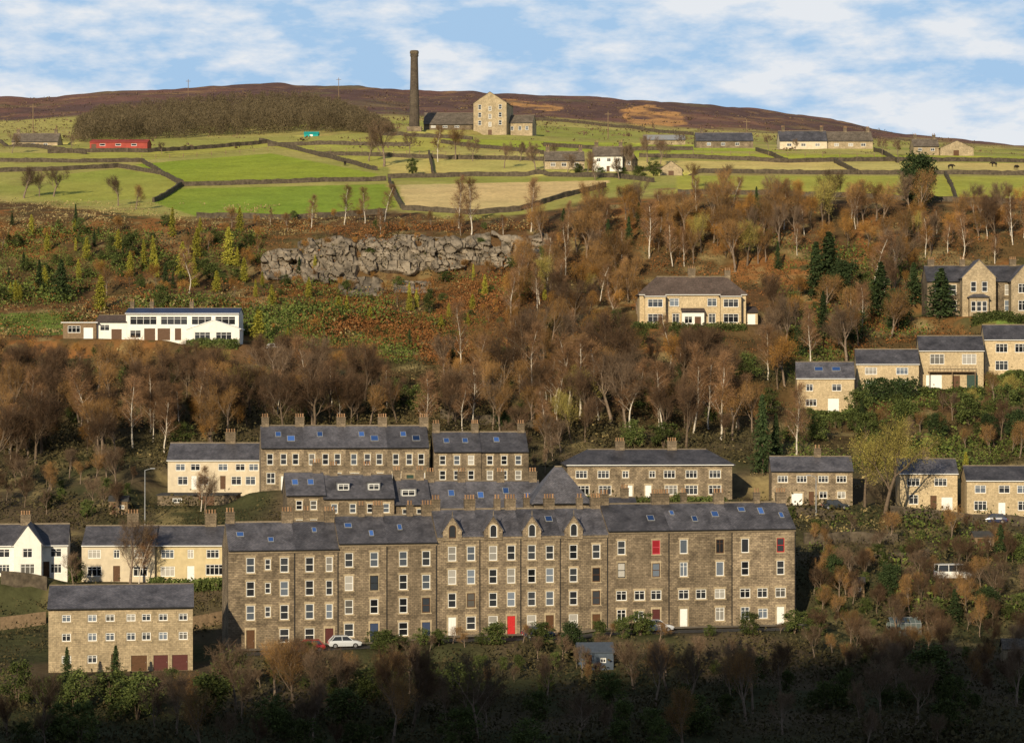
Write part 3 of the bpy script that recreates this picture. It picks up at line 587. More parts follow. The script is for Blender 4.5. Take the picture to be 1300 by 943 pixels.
def gridmesh(name,X,Y,Z,m,colr=None):
    V=np.stack([X,Y,Z],-1).reshape(-1,3);a,b=X.shape
    idx=np.arange(a*b).reshape(a,b);Q=np.stack([idx[:-1,:-1],idx[:-1,1:],idx[1:,1:],idx[1:,:-1]],-1).reshape(-1,4)
    me=bpy.data.meshes.new(name);me.vertices.add(len(V));me.vertices.foreach_set('co',V.astype(np.float32).ravel())
    me.loops.add(Q.size);me.loops.foreach_set('vertex_index',Q.astype(np.int32).ravel());me.polygons.add(len(Q));me.polygons.foreach_set('loop_start',np.arange(0,Q.size,4,dtype=np.int32))
    me.update(calc_edges=True);me.polygons.foreach_set('use_smooth',np.ones(len(Q),bool))
    if colr is not None:
        ca=me.color_attributes.new('Col','FLOAT_COLOR','POINT');ca.data.foreach_set('color',np.concatenate([colr.reshape(-1,3),np.ones((len(V),1))],1).astype(np.float32).ravel())
    me.materials.append(m);o=ob(name,me);o['kind']='structure';return o
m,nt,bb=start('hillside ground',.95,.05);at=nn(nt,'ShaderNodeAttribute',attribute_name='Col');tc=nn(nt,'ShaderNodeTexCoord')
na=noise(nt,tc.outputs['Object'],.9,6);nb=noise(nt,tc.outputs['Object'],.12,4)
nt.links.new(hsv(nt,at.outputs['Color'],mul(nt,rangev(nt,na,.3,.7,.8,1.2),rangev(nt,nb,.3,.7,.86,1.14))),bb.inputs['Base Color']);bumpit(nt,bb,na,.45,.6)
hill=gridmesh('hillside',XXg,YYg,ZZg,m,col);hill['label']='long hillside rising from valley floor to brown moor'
# unseen valley side behind the camera, ridge shaped to shade the foreground
ax_=np.arange(-1500,901,20.);ay_=np.arange(-1000,-29,15.);AX,AY=np.meshgrid(ax_,ay_)
rg_=np.interp(AX,[-1500,-500,-300,-261,-222,-189,-156,-100,100,900],[120,165,182,187,193,199,209,213,190,120])
tt=np.clip((-30-AY)/370,0,1);AZ=-6+(rg_+6)*(tt*tt*(3-2*tt)*.25+tt*.75)-np.clip(-400-AY,0,600)*.12+np.where(tt<.95,4*fbm(AX,AY,60,71)*tt,0)
oh=gridmesh('shade_hillside',AX,AY,AZ,noise_mat('shade hillside ground',(.09,.075,.035),.4,.05));oh['label']='unseen valley side behind the viewpoint, ridge shaped to shade the foreground'
# visibility profile table
pc_=np.arange(-200,1501,5.);Yp=np.arange(231,1700,1.);PXm,YYm=np.meshgrid(pc_,Yp,indexing='ij');XXm=(PXm-CX)/F*YYm
PM=np.minimum.accumulate(CY-F*H(XXm,YYm)/YYm,axis=1)
def gY(px,py):
    c=int(round((min(max(px,-200),1500)+200)/5));i=int(np.searchsorted(-PM[c],-py));return Yp[min(i,len(Yp)-1)]
def G(px,py):
    Y=gY(px,py);X=(px-CX)/F*Y;return Vector((X,Y,float(H(X,Y))))
print('terrain',time.time()-T0)

# ------------------------------------------------------------------ walls, fences, hedges, road
def linepts(pts,step):
    gp=[G(*p) for p in pts];out=[]
    for a,b in zip(gp,gp[1:]):
        n=max(2,int((Vector((b.x-a.x,b.y-a.y))).length/step))
        for i in range(n): t=i/n;x=a.x+(b.x-a.x)*t;y=a.y+(b.y-a.y)*t;out.append((x,y))
    out.append((gp[-1].x,gp[-1].y));return out
def dwall(name,label,cat,pts,h,th,m,step=1.6,jit=.14,group=None):
    L=linepts(pts,step);Z=H([p[0] for p in L],[p[1] for p in L]);o0=Vector((L[0][0],L[0][1],Z[0]));b=MB();prev=None
    for i,(x,y) in enumerate(L):
        j=min(i,len(L)-2);dx=L[j+1][0]-L[j][0];dy=L[j+1][1]-L[j][1];l=math.hypot(dx,dy) or 1;nx,ny=-dy/l*th/2,dx/l*th/2;z=Z[i];hh=h+rng.uniform(-jit,jit)
        x+=rng.uniform(-jit,jit);y+=rng.uniform(-jit,jit)*2
        r_=b.addring([Vector((x-nx,y-ny,z-.6))-o0,Vector((x-nx*.7,y-ny*.7,z+hh))-o0,Vector((x+nx*.7,y+ny*.7,z+hh))-o0,Vector((x+nx,y+ny,z-.6))-o0])
        if prev:b.ring(prev,r_)
        else:b.f.append(tuple(r_))
        prev=r_
    b.f.append(tuple(prev));return tag(ob(name,b.mesh(name,m),None,o0),label,cat,group)
gw='dry stone field walls'
for pts,lab in [([(0,206),(100,207),(180,206),(232,236)],'dry stone wall left of the brightest green field, running down from the red barn'),
([(233,236.5),(330,234),(490,230)],'dry stone wall between the two bright green fields'),
([(494,231),(502,250),(511,266)],'short steep dry stone wall between bright green and pale fields'),
([(230,237),(215,247),(195,257)],'short dry stone wall at the left end of the lower green field'),
([(330,180),(400,197),(478,217)],'diagonal dry stone wall above the brightest green field'),
([(511,267),(600,273),(660,268),(768,238)],'dry stone wall along the lower edge of the pale field'),
([(770,214),(900,220),(1100,222),(1330,223)],'long dry stone wall across the right fields, lower of two'),
([(60,195),(187,194),(250,190),(340,182)],'dry stone wall behind the upper left fields near the red barn'),
([(812,200),(1000,207),(1330,207)],'long dry stone wall across the right fields, upper of two'),
([(560,182),(690,196)],'dry stone wall sloping below the mill'),
([(0,219),(80,217),(150,213)],'dry stone wall at the left edge below the red barn'),
([(492,227),(600,224),(690,222)],'dry stone wall along the top of the pale field'),
([(250,277),(380,279),(490,272)],'dry stone wall along the bottom of the lower green field'),
([(690,222),(780,226),(830,232)],'dry stone wall below the two hilltop farmhouses'),
([(480,172),(600,178)],'dry stone wall below the mill chimney'),
([(340,186),(420,184),(520,186)],'dry stone wall below the teal shed'),
([(400,197),(500,200),(690,205)],'dry stone wall left of the stone farmhouse'),
([(150,213),(205,222),(232,236)],'dry stone wall at the top of the left green field'),
([(960,192),(1000,207)],'short dry stone wall below the grey-roofed barn'),
([(1110,193),(1140,207)],'short dry stone wall below the hilltop cottages'),
([(1060,207),(1090,222)],'short dry stone wall joining the two long walls at right'),
([(660,150),(760,160),(880,172)],'dry stone wall at the foot of the moor right of the mill'),
([(860,247),(1000,249),(1150,255),(1320,259)],'dry stone wall between the right fields and the trees'),
([(0,182),(60,190),(110,196)],'dry stone wall beside the far left farmhouse'),
([(690,186),(790,192),(880,191)],'dry stone wall above the two hilltop farmhouses'),
([(545,196),(550,224)],'short dry stone wall down the straw field left of the stone farmhouse'),
([(1200,223),(1215,257)],'short dry stone wall down the lower right field')]:
    dwall('dry_stone_wall',lab,'wall',pts,1.3,.7,drywall,group=gw)
for pts,lab in [([(1020,690),(1080,688),(1140,692)],'stone retaining wall right of the long terrace'),([(940,650),(980,655),(1060,662)],'stone garden wall below the white garage doors'),([(1130,655),(1220,664),(1300,668)],'stone garden wall below the tan houses at right'),([(560,532),(640,540),(700,548)],'stone wall among the trees above the upper terrace'),([(0,748),(60,746)],'stone garden wall below the white cottage'),([(1030,722),(1120,716),(1180,712)],'second stone terrace wall right of the long terrace')]:
    dwall('garden_wall',lab,'wall',pts,1.5,.5,drywall)
for pts,lab in [([(0,800),(30,797),(58,794)],'timber panel fence left of the modern flats'),([(245,800),(268,795),(286,792)],'timber panel fence between the flats and the long terrace')]:
    dwall('panel_fence',lab,'fence',pts,1.7,.1,timber,jit=.03)
def post_fence(label,pts,step=5.5):
    L=linepts(pts,step);Z=H([p[0] for p in L],[p[1] for p in L]);root=thing('post_fence',label,'fence',(L[0][0],L[0][1],Z[0]));o0=Vector((L[0][0],L[0][1],float(Z[0])))
    b=MB();b.box(-.09,.09,-.09,.09,-.4,1.35);pm=b.mesh('post',timber);rb=MB()
    for i,(x,y) in enumerate(L):
        if i<98: ob('post',pm,root,Vector((x,y,float(Z[i])))-o0)
        if i:
            for hh in(.55,1.1): rb.tube(Vector((L[i-1][0],L[i-1][1],Z[i-1]+hh))-o0,Vector((x,y,Z[i]+hh))-o0,.05,.05,4)
    ob('rail',rb.mesh('rail',timber),root)
post_fence('post and rail fence along the skyline side of the brightest field',[(180,202),(250,199),(340,192)])
post_fence('post and rail fence in front of the hilltop cottages',[(880,196),(1000,199),(1110,200)])
post_fence('post and rail fence in the pale grass left of the stone farmhouse',[(400,192),(500,195),(600,200),(685,199)])
# lane in front of the terrace
def ribbon(name,P0,P1,wd,m,lift,nseg=40):
    b=MB();prev=None;d=Vector((P1[0]-P0[0],P1[1]-P0[1]));n=Vector((-d.y,d.x)).normalized()*wd/2
    for i in range(nseg+1):
        t=i/nseg;x=P0[0]+d.x*t;y=P0[1]+d.y*t;z=max(float(H(x,y)),float(H(x-n.x,y-n.y)),float(H(x+n.x,y+n.y)))+lift
        r_=b.addring([(x-n.x,y-n.y,z),(x+n.x,y+n.y,z)])
        if prev:b.f.append((prev[0],r_[0],r_[1],prev[1]))
        prev=r_
    o=ob(name,b.mesh(name,m));o['kind']='structure';return o
def tpt(s,off): return (A0[0]+dirx*s+diry*off,A0[1]+diry*s-dirx*off)
rd=ribbon('lane',tpt(-2,5.2),tpt(76,5.2),3.6,asphalt,.05);rd['label']='asphalt lane along the foot of the long terrace'
pv=ribbon('pavement',tpt(-1,1.5),tpt(75,1.5),2.4,noise_mat('paving flags',(.2,.17,.13),.3,1.),.14);pv['label']='flagged pavement below the terrace doors'
def hedge(label,pts,w,h,m,n=2600):
    L=linepts(pts,.4);k=nr.integers(0,len(L),n);xy=np.array(L)[k]+nr.uniform(-w/2,w/2,(n,2));z=H(xy[:,0],xy[:,1])+nr.random(n)**.7*h*(.85+.3*vnoise(xy[:,0],xy[:,1],1.5,5))
    c=np.stack([xy[:,0],xy[:,1],z],1);o0=np.array([L[0][0],L[0][1],float(H(*L[0]))]);return tag(ob('hedge',npmesh('hedge',quads(c-o0,nr.uniform(.15,.3,n)),m),None,o0),label,'hedge')

# ------------------------------------------------------------------ trees
barkpale=noise_mat('birch bark',(.58,.52,.43),.35,4.);bark=noise_mat('bark',(.13,.095,.065),.35,3.);barkmid=noise_mat('grey bark',(.2,.15,.11),.35,3.)
LM={'birch':leaf_mat('birch twigs',(.165,.092,.05),(.26,.15,.075),.3),'bare':leaf_mat('bare twigs',(.105,.07,.045),(.19,.13,.082),.4),
'dark':leaf_mat('shade-darkened brown twigs',(.068,.042,.026),(.13,.08,.046),.35),  # brown darkened so these trees stand in for woodland shade
'brown':leaf_mat('brown leaves',(.175,.098,.04),(.285,.162,.058),.4),'rust':leaf_mat('rust leaves',(.22,.108,.032),(.36,.19,.048),.4),'yellow':leaf_mat('yellow leaves',(.24,.2,.055),(.37,.31,.085)),
'conifer':leaf_mat('dark needles',(.022,.038,.015),(.05,.07,.026),.3),'golden':leaf_mat('golden needles',(.2,.2,.032),(.37,.33,.05),.3),'green':leaf_mat('evergreen leaves',(.045,.064,.02),(.105,.125,.036),.35)}
LM['yew']=LM['conifer']
def grow(mb,tips,p,d,L,r,lev,mx,rg,up,spread):
    n=3
    for i in range(n):
        d=(d+Vector((rg.gauss(0,.13),rg.gauss(0,.13),rg.gauss(0,.1)+up))).normalized();q=p+d*(L/n);r1=r*.82
        mb.tube(p,q,r,r1,6 if lev==0 else 4 if lev<2 else 3);p=q;r=r1
        if lev>=mx-1: tips.append((p.copy(),d.copy()))
        if lev<mx and (lev>0 or i>=1):
            for _ in range(2 if lev==0 else 1):
                a=rg.uniform(0,6.283);o=d.orthogonal().normalized();o=(o*math.cos(a)+d.cross(o)*math.sin(a));grow(mb,tips,p,(d+o*spread*rg.uniform(.7,1.3)).normalized(),L*rg.uniform(.5,.72),r*.6,lev+1,mx,rg,up,spread)
    if lev<mx:
        for _ in range(2): grow(mb,tips,p,(d+Vector((rg.gauss(0,.5),rg.gauss(0,.5),rg.gauss(0,.3)))*spread).normalized(),L*.62,r*.8,lev+1,mx,rg,up,spread)
def make(sp,seed):
    rg=random.Random(seed*31+len(sp));gg=np.random.default_rng(seed*17+len(sp));mb=MB();tips=[]
    if sp in('brown','rust','bare','yellow','dark'):
        L={'brown':3.8,'rust':3.4,'bare':4.1,'yellow':3.8,'dark':3.9}[sp]*rg.uniform(.9,1.1);grow(mb,tips,Vector((0,0,-.5)),Vector((0,0,1)),L,.23 if sp!='rust' else .17,0,3,rg,rg.uniform(.05,.16),rg.uniform(.5,.85))
    elif sp=='birch':
        p=Vector((0,0,-.5));d=Vector((0,0,1));r=.18;n=12
        for i in range(n):
            d=(d+Vector((rg.gauss(0,.07),rg.gauss(0,.07),.1))).normalized();q=p+d*.88;mb.tube(p,q,r,r*.89,6);p=q;r*=.89
            if i>=3:
                for _ in range(3):
                    a=rg.uniform(0,6.283);e=Vector((math.cos(a)*.62,math.sin(a)*.62,.8)).normalized();L=(n-i)*.2+.75;w=p.copy()
                    for s_ in range(3):
                        e=(e+Vector((rg.gauss(0,.15),rg.gauss(0,.15),-.06))).normalized();w2=w+e*L/3;mb.tube(w,w2,r*.42*(1-.25*s_),r*.3*(1-.25*s_),3);w=w2;tips.append((w.copy(),e.copy()))
        tips.append((p,d))
    if sp in('conifer','golden'):
        wr={'conifer':2.3,'golden':1.9}[sp]*rg.uniform(.85,1.2);mb.tube((0,0,-.5),(0,0,9.6),.2,.03,6);cs=[];ss=[]
        for lv in range(30):
            z=.5+9.3*lv/29;rad=wr*((1-lv/29.5)**(.8 if sp=='conifer' else .6))*(1 if sp=='conifer' else min(1,.6+lv*.1))*rg.uniform(.8,1.15)
            for k_ in range(11):
                a=rg.uniform(0,6.283);rl=rad*rg.uniform(.6,1.2)
                for t in np.linspace(.15,1,7): cs.append((math.cos(a)*rl*t+rg.gauss(0,.07),math.sin(a)*rl*t+rg.gauss(0,.07),z-.28*rl*t*t+(.25*t if sp=='golden' else 0)+rg.gauss(0,.07)));ss.append(rg.uniform(.17,.34)*(1.1-.3*t))
        V=quads(np.array(cs),np.array(ss),.5,0,gg);return mb.mesh('trunk',bark,True),npmesh('crown',V,LM[sp])
    if sp in('green','yew'):
        cs=[]
        for _ in range(7):
            a=rg.uniform(0,6.283);t=Vector((math.cos(a)*rg.uniform(.4,1.6),math.sin(a)*rg.uniform(.4,1.6),rg.uniform(3.5,7)));mb.tube((0,0,-.5),t,.16,.05,5)
        for _ in range(42 if sp=='green' else 85):
            a=rg.uniform(0,6.283);z=rg.uniform(.8,9.2);rad=3.4*math.sin(min(1,(z+1.2)/10.8)*2.75)**.8*rg.uniform(.25,1.05);cc=np.array((math.cos(a)*rad,math.sin(a)*rad,z));cs.append(cc+gg.normal(size=(75,3))*.55*rg.uniform(.6,1.2))
        c=np.concatenate(cs);c[:,2]=np.abs(c[:,2]);V=quads(c,gg.uniform(.14,.32,len(c)),.6,0,gg);return mb.mesh('trunk',bark,True),npmesh('crown',V,LM[sp])
    tp=np.array([t[0] for t in tips]);td=np.array([t[1] for t in tips])
    sh=10./max(tp[:,2].max()+.4,1);mb.v=[(x*sh,y*sh,z*sh) for x,y,z in mb.v];tp=tp*sh
    k=max(4,int({'birch':2400,'bare':4200,'brown':2800,'rust':1400,'yellow':1400,'dark':4600}[sp]/len(tp)))
    p=np.repeat(tp,k,0)+gg.normal(size=(len(tp)*k,3))*.14;d=np.repeat(td,k,0)+gg.normal(size=p.shape)*.6
    if sp=='birch': d[:,2]-=.25
    V=[strips(p,d,gg.uniform(.4,1.15,len(p)),gg.uniform(.008,.016,len(p)),gg)]
    if sp in('brown','rust','yellow','birch','dark'):
        k=max(1,int({'brown':1900,'rust':3600,'yellow':3400,'birch':350,'dark':700}[sp]/len(tp)));keep=tp[gg.random(len(tp))<{'brown':.65,'dark':.5}.get(sp,.85)];c=np.repeat(keep,k,0)+gg.normal(size=(len(keep)*k,3))*np.array([.6,.6,.5]);V.append(quads(c,gg.uniform(.045,.11,len(c)) if sp!='birch' else gg.uniform(.05,.09,len(c)),.65,0,gg))
    return mb.mesh('trunk',{'birch':barkpale,'bare':barkmid,'brown':barkmid}.get(sp,bark),True),npmesh('crown',np.concatenate(V),LM[sp])
PR={sp:[make(sp,i+1) for i in range(n)] for sp,n in {'birch':6,'bare':7,'brown':7,'rust':5,'dark':6,'yellow':2,'conifer':3,'golden':3,'green':4,'yew':2}.items()}
print('protos',time.time()-T0,{k:[len(x[1].polygons) for x in v] for k,v in PR.items()})
SPN={'birch':('birch_tree','slender bare birch','bare birches on the hillside'),'bare':('bare_tree','leafless grey-brown tree','leafless trees on the hillside'),'dark':('twiggy_tree','shade-darkened twiggy tree','brown trees darkened to read as shaded woods'),'brown':('autumn_tree','thin brown-leaved tree','brown-leaved trees on the hillside'),'rust':('beech_tree','dense rust-coloured tree','rust-coloured trees on the hillside'),'yellow':('yellow_tree','yellow-leaved tree','yellow-leaved trees'),'conifer':('conifer_tree','dark green conifer','dark conifers on the hillside'),'golden':('golden_conifer','golden green conifer','golden conifers on the left slope'),'green':('evergreen_bush','bushy evergreen','evergreen bushes on the hillside'),'yew':('conifer_tree','big rounded dark evergreen','big rounded evergreens')}
TREES=[]
def tree(sp,px,py,hp,wx=1.,p=None):
    p=p or G(px,py);hm=hp/F*p.y;s=hm/10;n=SPN[sp][0];root=ob(n,None,None,p,rng.uniform(0,6.28));root.scale=(s*wx,s*wx,s)
    tr,cr=rng.choice(PR[sp]);ob('trunk',tr,root);ob('crown',cr,root);TREES.append((root,sp,px,py,hp));return root
EXP=[('birch',395,292,44),('birch',437,286,50),('birch',463,284,46),('birch',488,282,48),('birch',582,290,66),('birch',598,300,72),('birch',240,372,55),
('bare',487,212,62,1.2),('bare',468,205,40),('birch',556,206,46),('brown',578,203,42),('bare',600,205,30),('bare',640,214,34),('bare',680,217,38),('bare',705,213,32),('bare',822,206,36),('bare',838,210,34),('green',830,224,20,1.4),('green',524,222,22),('bare',798,218,36),('green',812,228,18,1.5),('bare',745,224,34),('bare',660,205,26),('bare',520,196,30),('brown',880,238,32),('bare',925,242,34),('bare',975,190,20),('bare',1010,192,16),('bare',865,190,22),('green',735,222,14,1.5),('bare',15,195,26),('bare',90,190,20),('bare',205,196,16),
('green',762,225,13,1.6),('brown',756,229,28),('bare',786,228,30),('green',790,226,15,1.5),('bare',720,222,26),
('bare',30,252,42,1.3),('bare',68,250,38,1.3),('bare',150,262,40),('brown',172,266,32),('bare',50,250,34),('yew',1168,262,68,.95),('bare',1120,198,24),('bare',1140,199,22),
('conifer',78,382,50,1.6),('conifer',50,372,42),('golden',128,396,46,1.3),('golden',232,352,44,1.2),('golden',290,338,48,1.1),('golden',328,436,42,1.5),('golden',250,330,38,1.2),('green',205,392,32),('conifer',30,345,24),('conifer',210,365,30),('golden',195,345,32,1.2),('golden',165,352,32,1.2),('golden',110,330,28,1.3),('golden',275,372,28,1.4),('golden',310,360,32,1.2),('golden',60,320,24,1.3),('green',165,330,34),('green',100,300,24),('yellow',300,520,55),('yellow',285,480,38),('golden',392,380,26,1.3),('golden',40,300,26,1.3),('golden',150,318,26,1.3),('golden',345,390,28,1.4),('golden',20,385,28,1.4),('golden',430,398,22,1.5),('golden',470,410,20,1.5),('golden',520,395,22,1.5),('golden',560,420,20,1.5),('golden',600,395,20,1.5),
('birch',735,532,106),('birch',720,522,98),('birch',750,520,90),('birch',675,508,96),('birch',760,534,100),('birch',705,530,92),('birch',915,560,112,.9),('birch',880,552,95),('birch',900,545,90),('brown',930,560,72),('birch',1010,585,98),('yellow',1122,657,126,.95),('yellow',1098,644,96,.9),('yellow',1140,642,88,.9),('conifer',968,602,100,.85),('conifer',985,592,66),('conifer',1052,382,86,1.5),('yew',1072,388,58),('conifer',1036,376,68,1.5),('conifer',1045,430,60),('conifer',1195,404,62,1.9),('bare',1075,462,80,1.1),('birch',1030,470,80),('birch',1092,430,70),('birch',1108,372,74),
('yew',1140,420,52,.9),('conifer',1118,402,68,1.6),('yew',1085,436,42),('yew',1015,452,40),('conifer',1160,392,54,1.5),('yew',1255,562,36),('yew',1190,560,34),('yew',1060,748,42),('yew',1130,762,46),('yew',1255,792,44),('green',1100,560,40,1.3),('green',1150,548,40,1.3),('green',1230,540,44,1.3),('green',1280,530,44,1.3),('green',1040,560,34,1.3),('yew',1290,560,40),('green',1020,520,30,1.2),('green',1090,530,36,1.4),
('birch',540,560,88),('birch',600,545,84),('birch',800,548,92),('birch',840,550,90),('birch',770,470,72),('birch',850,470,70),('birch',30,560,90),('birch',115,560,92),('birch',190,552,84),('birch',255,540,80),('birch',420,520,60),('yew',575,520,40),('yew',640,545,36),('green',500,520,40,1.3),('green',380,520,36,1.3),('green',820,520,44,1.2),('yew',870,500,40),
('dark',1135,828,34,1.2),('brown',1160,832,38,1.2),('bare',1178,826,32,1.2),('dark',1195,754,28,1.2),('bare',1230,760,34,1.2),('dark',1215,764,22,1.3),
('conifer',1212,796,46,1.3),('conifer',1270,712,46,1.3),('golden',1226,602,28),('yew',725,834,46,.9),('conifer',85,866,44),('conifer',147,868,46,1.2),('green',110,660,26),('bare',165,748,86),('birch',176,742,64),('bare',262,655,54),('birch',255,650,58),('green',96,742,34),('bare',93,745,44),('green',860,640,16),('green',1005,660,18),('conifer',380,350,22),('green',545,400,26),('golden',400,345,18),('green',640,470,30),('conifer',575,462,26),('conifer',520,440,22),
('green',362,366,18,1.4),('green',442,372,16,1.6),('green',505,366,16,1.5),('green',565,360,16,1.5),('rust',450,318,16),('rust',530,312,15),('rust',590,346,18),('rust',620,352,22),('green',650,342,16,1.4),('green',690,336,24),('green',470,332,13,1.7),('green',545,330,13,1.6),('rust',415,316,14,1.4),('rust',570,310,14,1.4),('green',610,318,13,1.6),('rust',385,322,14,1.4),('rust',660,314,15,1.4)]
for e in EXP: tree(*e)
# bushes along the outer edge of the lane
for k_ in range(46):
    s_=rng.uniform(2,76);x,y=tpt(s_,rng.uniform(7.6,10.5));z=float(H(x,y));px=CX+F*x/y;py=CY-F*z/y
    if 400<px<470 and rng.random()<.9: continue
    tree(rng.choices(['green','bare','brown'],[.62,.23,.15])[0],px,py,rng.uniform(14,32),rng.uniform(1.1,1.7),Vector((x,y,z)))
def inp(x,y,poly): return bool(inpoly(np.array([x]),np.array([y]),poly)[0])
KEEP=[(1136,192,1200,258),(1160,360,1225,404),(1030,305,1085,385)]
def fill(poly,n,wts,h0,h1,sp_=10,topmin=0):
    xs=[p[0] for p in poly];ys=[p[1] for p in poly];done=0;ks=list(wts);pts=[]
    for _ in range(n*30):
        if done>=n:break
        x=rng.uniform(min(xs),max(xs));y=rng.uniform(min(ys),max(ys))
        if not inp(x,y,poly): continue
        if any(abs(x-a)<sp_ and abs(y-b)<sp_*.6 for a,b in pts): continue
        sp=rng.choices(ks,[wts[k_] for k_ in ks])[0];hp=rng.uniform(h0,h1)*(.55 if sp=='green' else .8 if sp in('conifer','rust') else 1.1)*rng.uniform(.75,1.12)
        if y-hp<topmin: hp=y-topmin
        if hp<8: continue
        p=G(x,y);hw=hp*.3
        if float(padw(np.array([p.x]),np.array([p.y]))[0])>.45: continue
        if any(x+hw>a and x-hw<c and y-hp<e-7 and y>b and p.y<yy+2 for a,b,c,e,yy in BOXES): continue
        if any(x+hw>a and x-hw<c and y-hp<e-6 and y>b for a,b,c,e in KEEP) and rng.random()<.85: continue
        pts.append((x,y));tree(sp,x,y,hp,rng.uniform(.75,1.15) if sp!='green' else rng.uniform(1,1.6));done+=1
fill([(670,292),(780,272),(900,272),(1010,268),(1140,270),(1310,276),(1310,335),(1170,338),(960,350),(800,345),(700,332)],135,{'rust':.3,'brown':.36,'birch':.15,'bare':.08,'dark':.04,'conifer':.03,'yellow':.04},40,64,7,212)
fill([(640,345),(810,345),(812,420),(965,420),(1000,380),(1170,350),(1172,425),(1000,455),(850,450),(650,440)],95,{'rust':.24,'brown':.3,'birch':.14,'green':.15,'bare':.08,'dark':.06,'yellow':.03},38,66,7)
fill([(-10,495),(330,482),(480,505),(525,540),(330,560),(210,590),(-10,600)],130,{'dark':.48,'bare':.08,'brown':.18,'rust':.09,'birch':.1,'green':.07},46,78,6)
fill([(-10,450),(330,448),(480,470),(480,505),(330,482),(-10,495)],40,{'dark':.3,'brown':.2,'rust':.2,'green':.3},22,42,10)
fill([(540,470),(1000,455),(1010,560),(940,572),(700,570),(560,545),(520,520)],122,{'bare':.17,'dark':.22,'birch':.2,'brown':.17,'green':.14,'rust':.08,'yellow':.02},42,84,6)
fill([(-10,285),(330,290),(335,380),(150,385),(-10,390)],90,{'green':.42,'golden':.18,'rust':.2,'conifer':.1,'brown':.1},16,38)
fill([(1000,530),(1310,500),(1310,585),(1220,588),(1080,578),(1000,560)],40,{'green':.42,'brown':.22,'conifer':.08,'bare':.13,'dark':.1,'yellow':.05},24,50)
fill([(1030,670),(1310,672),(1310,860),(1030,860)],125,{'bare':.16,'dark':.44,'green':.24,'brown':.16},22,52,7)
fill([(-10,875),(1310,875),(1310,958),(-10,958)],105,{'bare':.28,'dark':.14,'green':.5,'brown':.08},48,110,12,812)
fill([(250,838),(1310,838),(1310,880),(250,880)],62,{'bare':.3,'green':.55,'brown':.1,'dark':.05},24,46,12,806)
fill([(-10,612),(200,602),(205,660),(-10,658)],28,{'bare':.2,'dark':.25,'green':.3,'brown':.25},22,46)
fill([(430,385),(640,362),(650,470),(480,460),(350,440),(310,400)],64,{'rust':.3,'green':.52,'golden':.1,'brown':.08},10,24,8)
fill([(640,560),(720,570),(715,640),(680,620)],10,{'bare':.6,'green':.4},22,44)
fill([(330,275),(700,285),(700,300),(330,300)],20,{'rust':.36,'green':.24,'brown':.22,'birch':.18},10,28)
fill([(330,360),(700,350),(700,385),(330,390)],26,{'rust':.34,'green':.4,'brown':.16,'golden':.1},10,24)
# labels for the trees
LMK=[(526,150,'the mill chimney'),(625,155,'the gabled mill'),(150,184,'the red barn'),(778,202,'the white hilltop farmhouse'),(717,205,'the stone hilltop farmhouse'),(920,180,'the grey-roofed hilltop barn'),(1030,180,'the pale hilltop cottage'),(1213,190,'the skyline gabled barn'),(350,215,'the brightest green field'),(620,250,'the pale field'),(430,330,'the rocky crag'),(620,320,"the crag's right end"),(270,418,'the blue-roofed white house'),(110,415,"the white house's timber annex"),(880,385,'the hip-roofed semi'),(1240,370,'the gabled villa'),(1047,492,'the lowest stepped tan house'),(1127,470,'the hedged tan house'),(1208,460,'the balconied tan house'),(1280,445,'the rightmost stepped house'),(270,594,'the cream semi'),(440,580,'the upper terrace'),(610,580,"the pair beside the upper terrace"),(825,602,'the long hip-roofed semi'),(1030,610,'the house with white garages'),(1180,615,'the birch-side tan house'),(1270,625,'the right-edge tan house'),(40,700,'the white gabled cottage'),(145,700,'the pale half of the pair'),(240,700,'the yellow half of the pair'),(150,800,'the modern flats'),(330,740,'the left end of the terrace'),(480,740,'the terrace left of centre'),(650,740,"the terrace's gabled middle"),(830,740,"the terrace's right half"),(960,740,'the right end of the terrace'),(715,615,'the pyramid roof'),(1090,690,'the retaining wall'),(1210,730,'the white camper van'),(760,840,'the dark garden shed'),(430,826,'the silver car')]
ORD=['','second','third','fourth','fifth','sixth','seventh','eighth','ninth','tenth','eleventh','twelfth','thirteenth','fourteenth','fifteenth','sixteenth','seventeenth','eighteenth','nineteenth','twentieth']+['twenty-'+o for o in('first','second','third','fourth','fifth','sixth','seventh','eighth','ninth')]+['thirtieth']+['thirty-'+o for o in('first','second','third','fourth','fifth','sixth','seventh','eighth','ninth')]
buck={}
for t in TREES:
    root,sp,px,py,hp=t;yc=py-hp*.4;best=min(LMK,key=lambda l:math.hypot(l[0]-px,(l[1]-yc)*1.3));dx=px-best[0];dy=yc-best[1]
    rel=('right of' if dx>0 else 'left of') if abs(dx)>abs(dy)*1.2 else ('below' if dy>0 else 'above');buck.setdefault((sp,rel,best[2]),[]).append(t)
for (sp,rel,lm),ts in buck.items():
    ts.sort(key=lambda t:t[2])
    for i,(root,_,px,py,hp) in enumerate(ts):
        ph=SPN[sp][1]
        if len(ts)==1: lab=f'{ph} standing {rel} {lm}'
        else:
            o='leftmost' if i==0 else 'rightmost' if i==len(ts)-1 else ORD[min(i,len(ORD)-1)]+' from left';lab=f'{ph} {rel} {lm}, {o} of {len(ts)}'
            if len(lab.replace('-',' ').split())>16: lab=f'{ph} {rel} {lm}, {o}'
        tag(root,lab,'bush' if sp=='green' else 'tree',SPN[sp][2])
print('trees',len(TREES),max(len(v_) for v_ in buck.values()),time.time()-T0)
hedge('tall clipped dark hedge in front of the second stepped house',[(1094,516),(1130,514),(1162,510)],1.6,4.2,LM['conifer'],4200)
hedge('low green hedge in front of the villa',[(1236,414),(1305,414)],1.2,1.5,LM['green'])
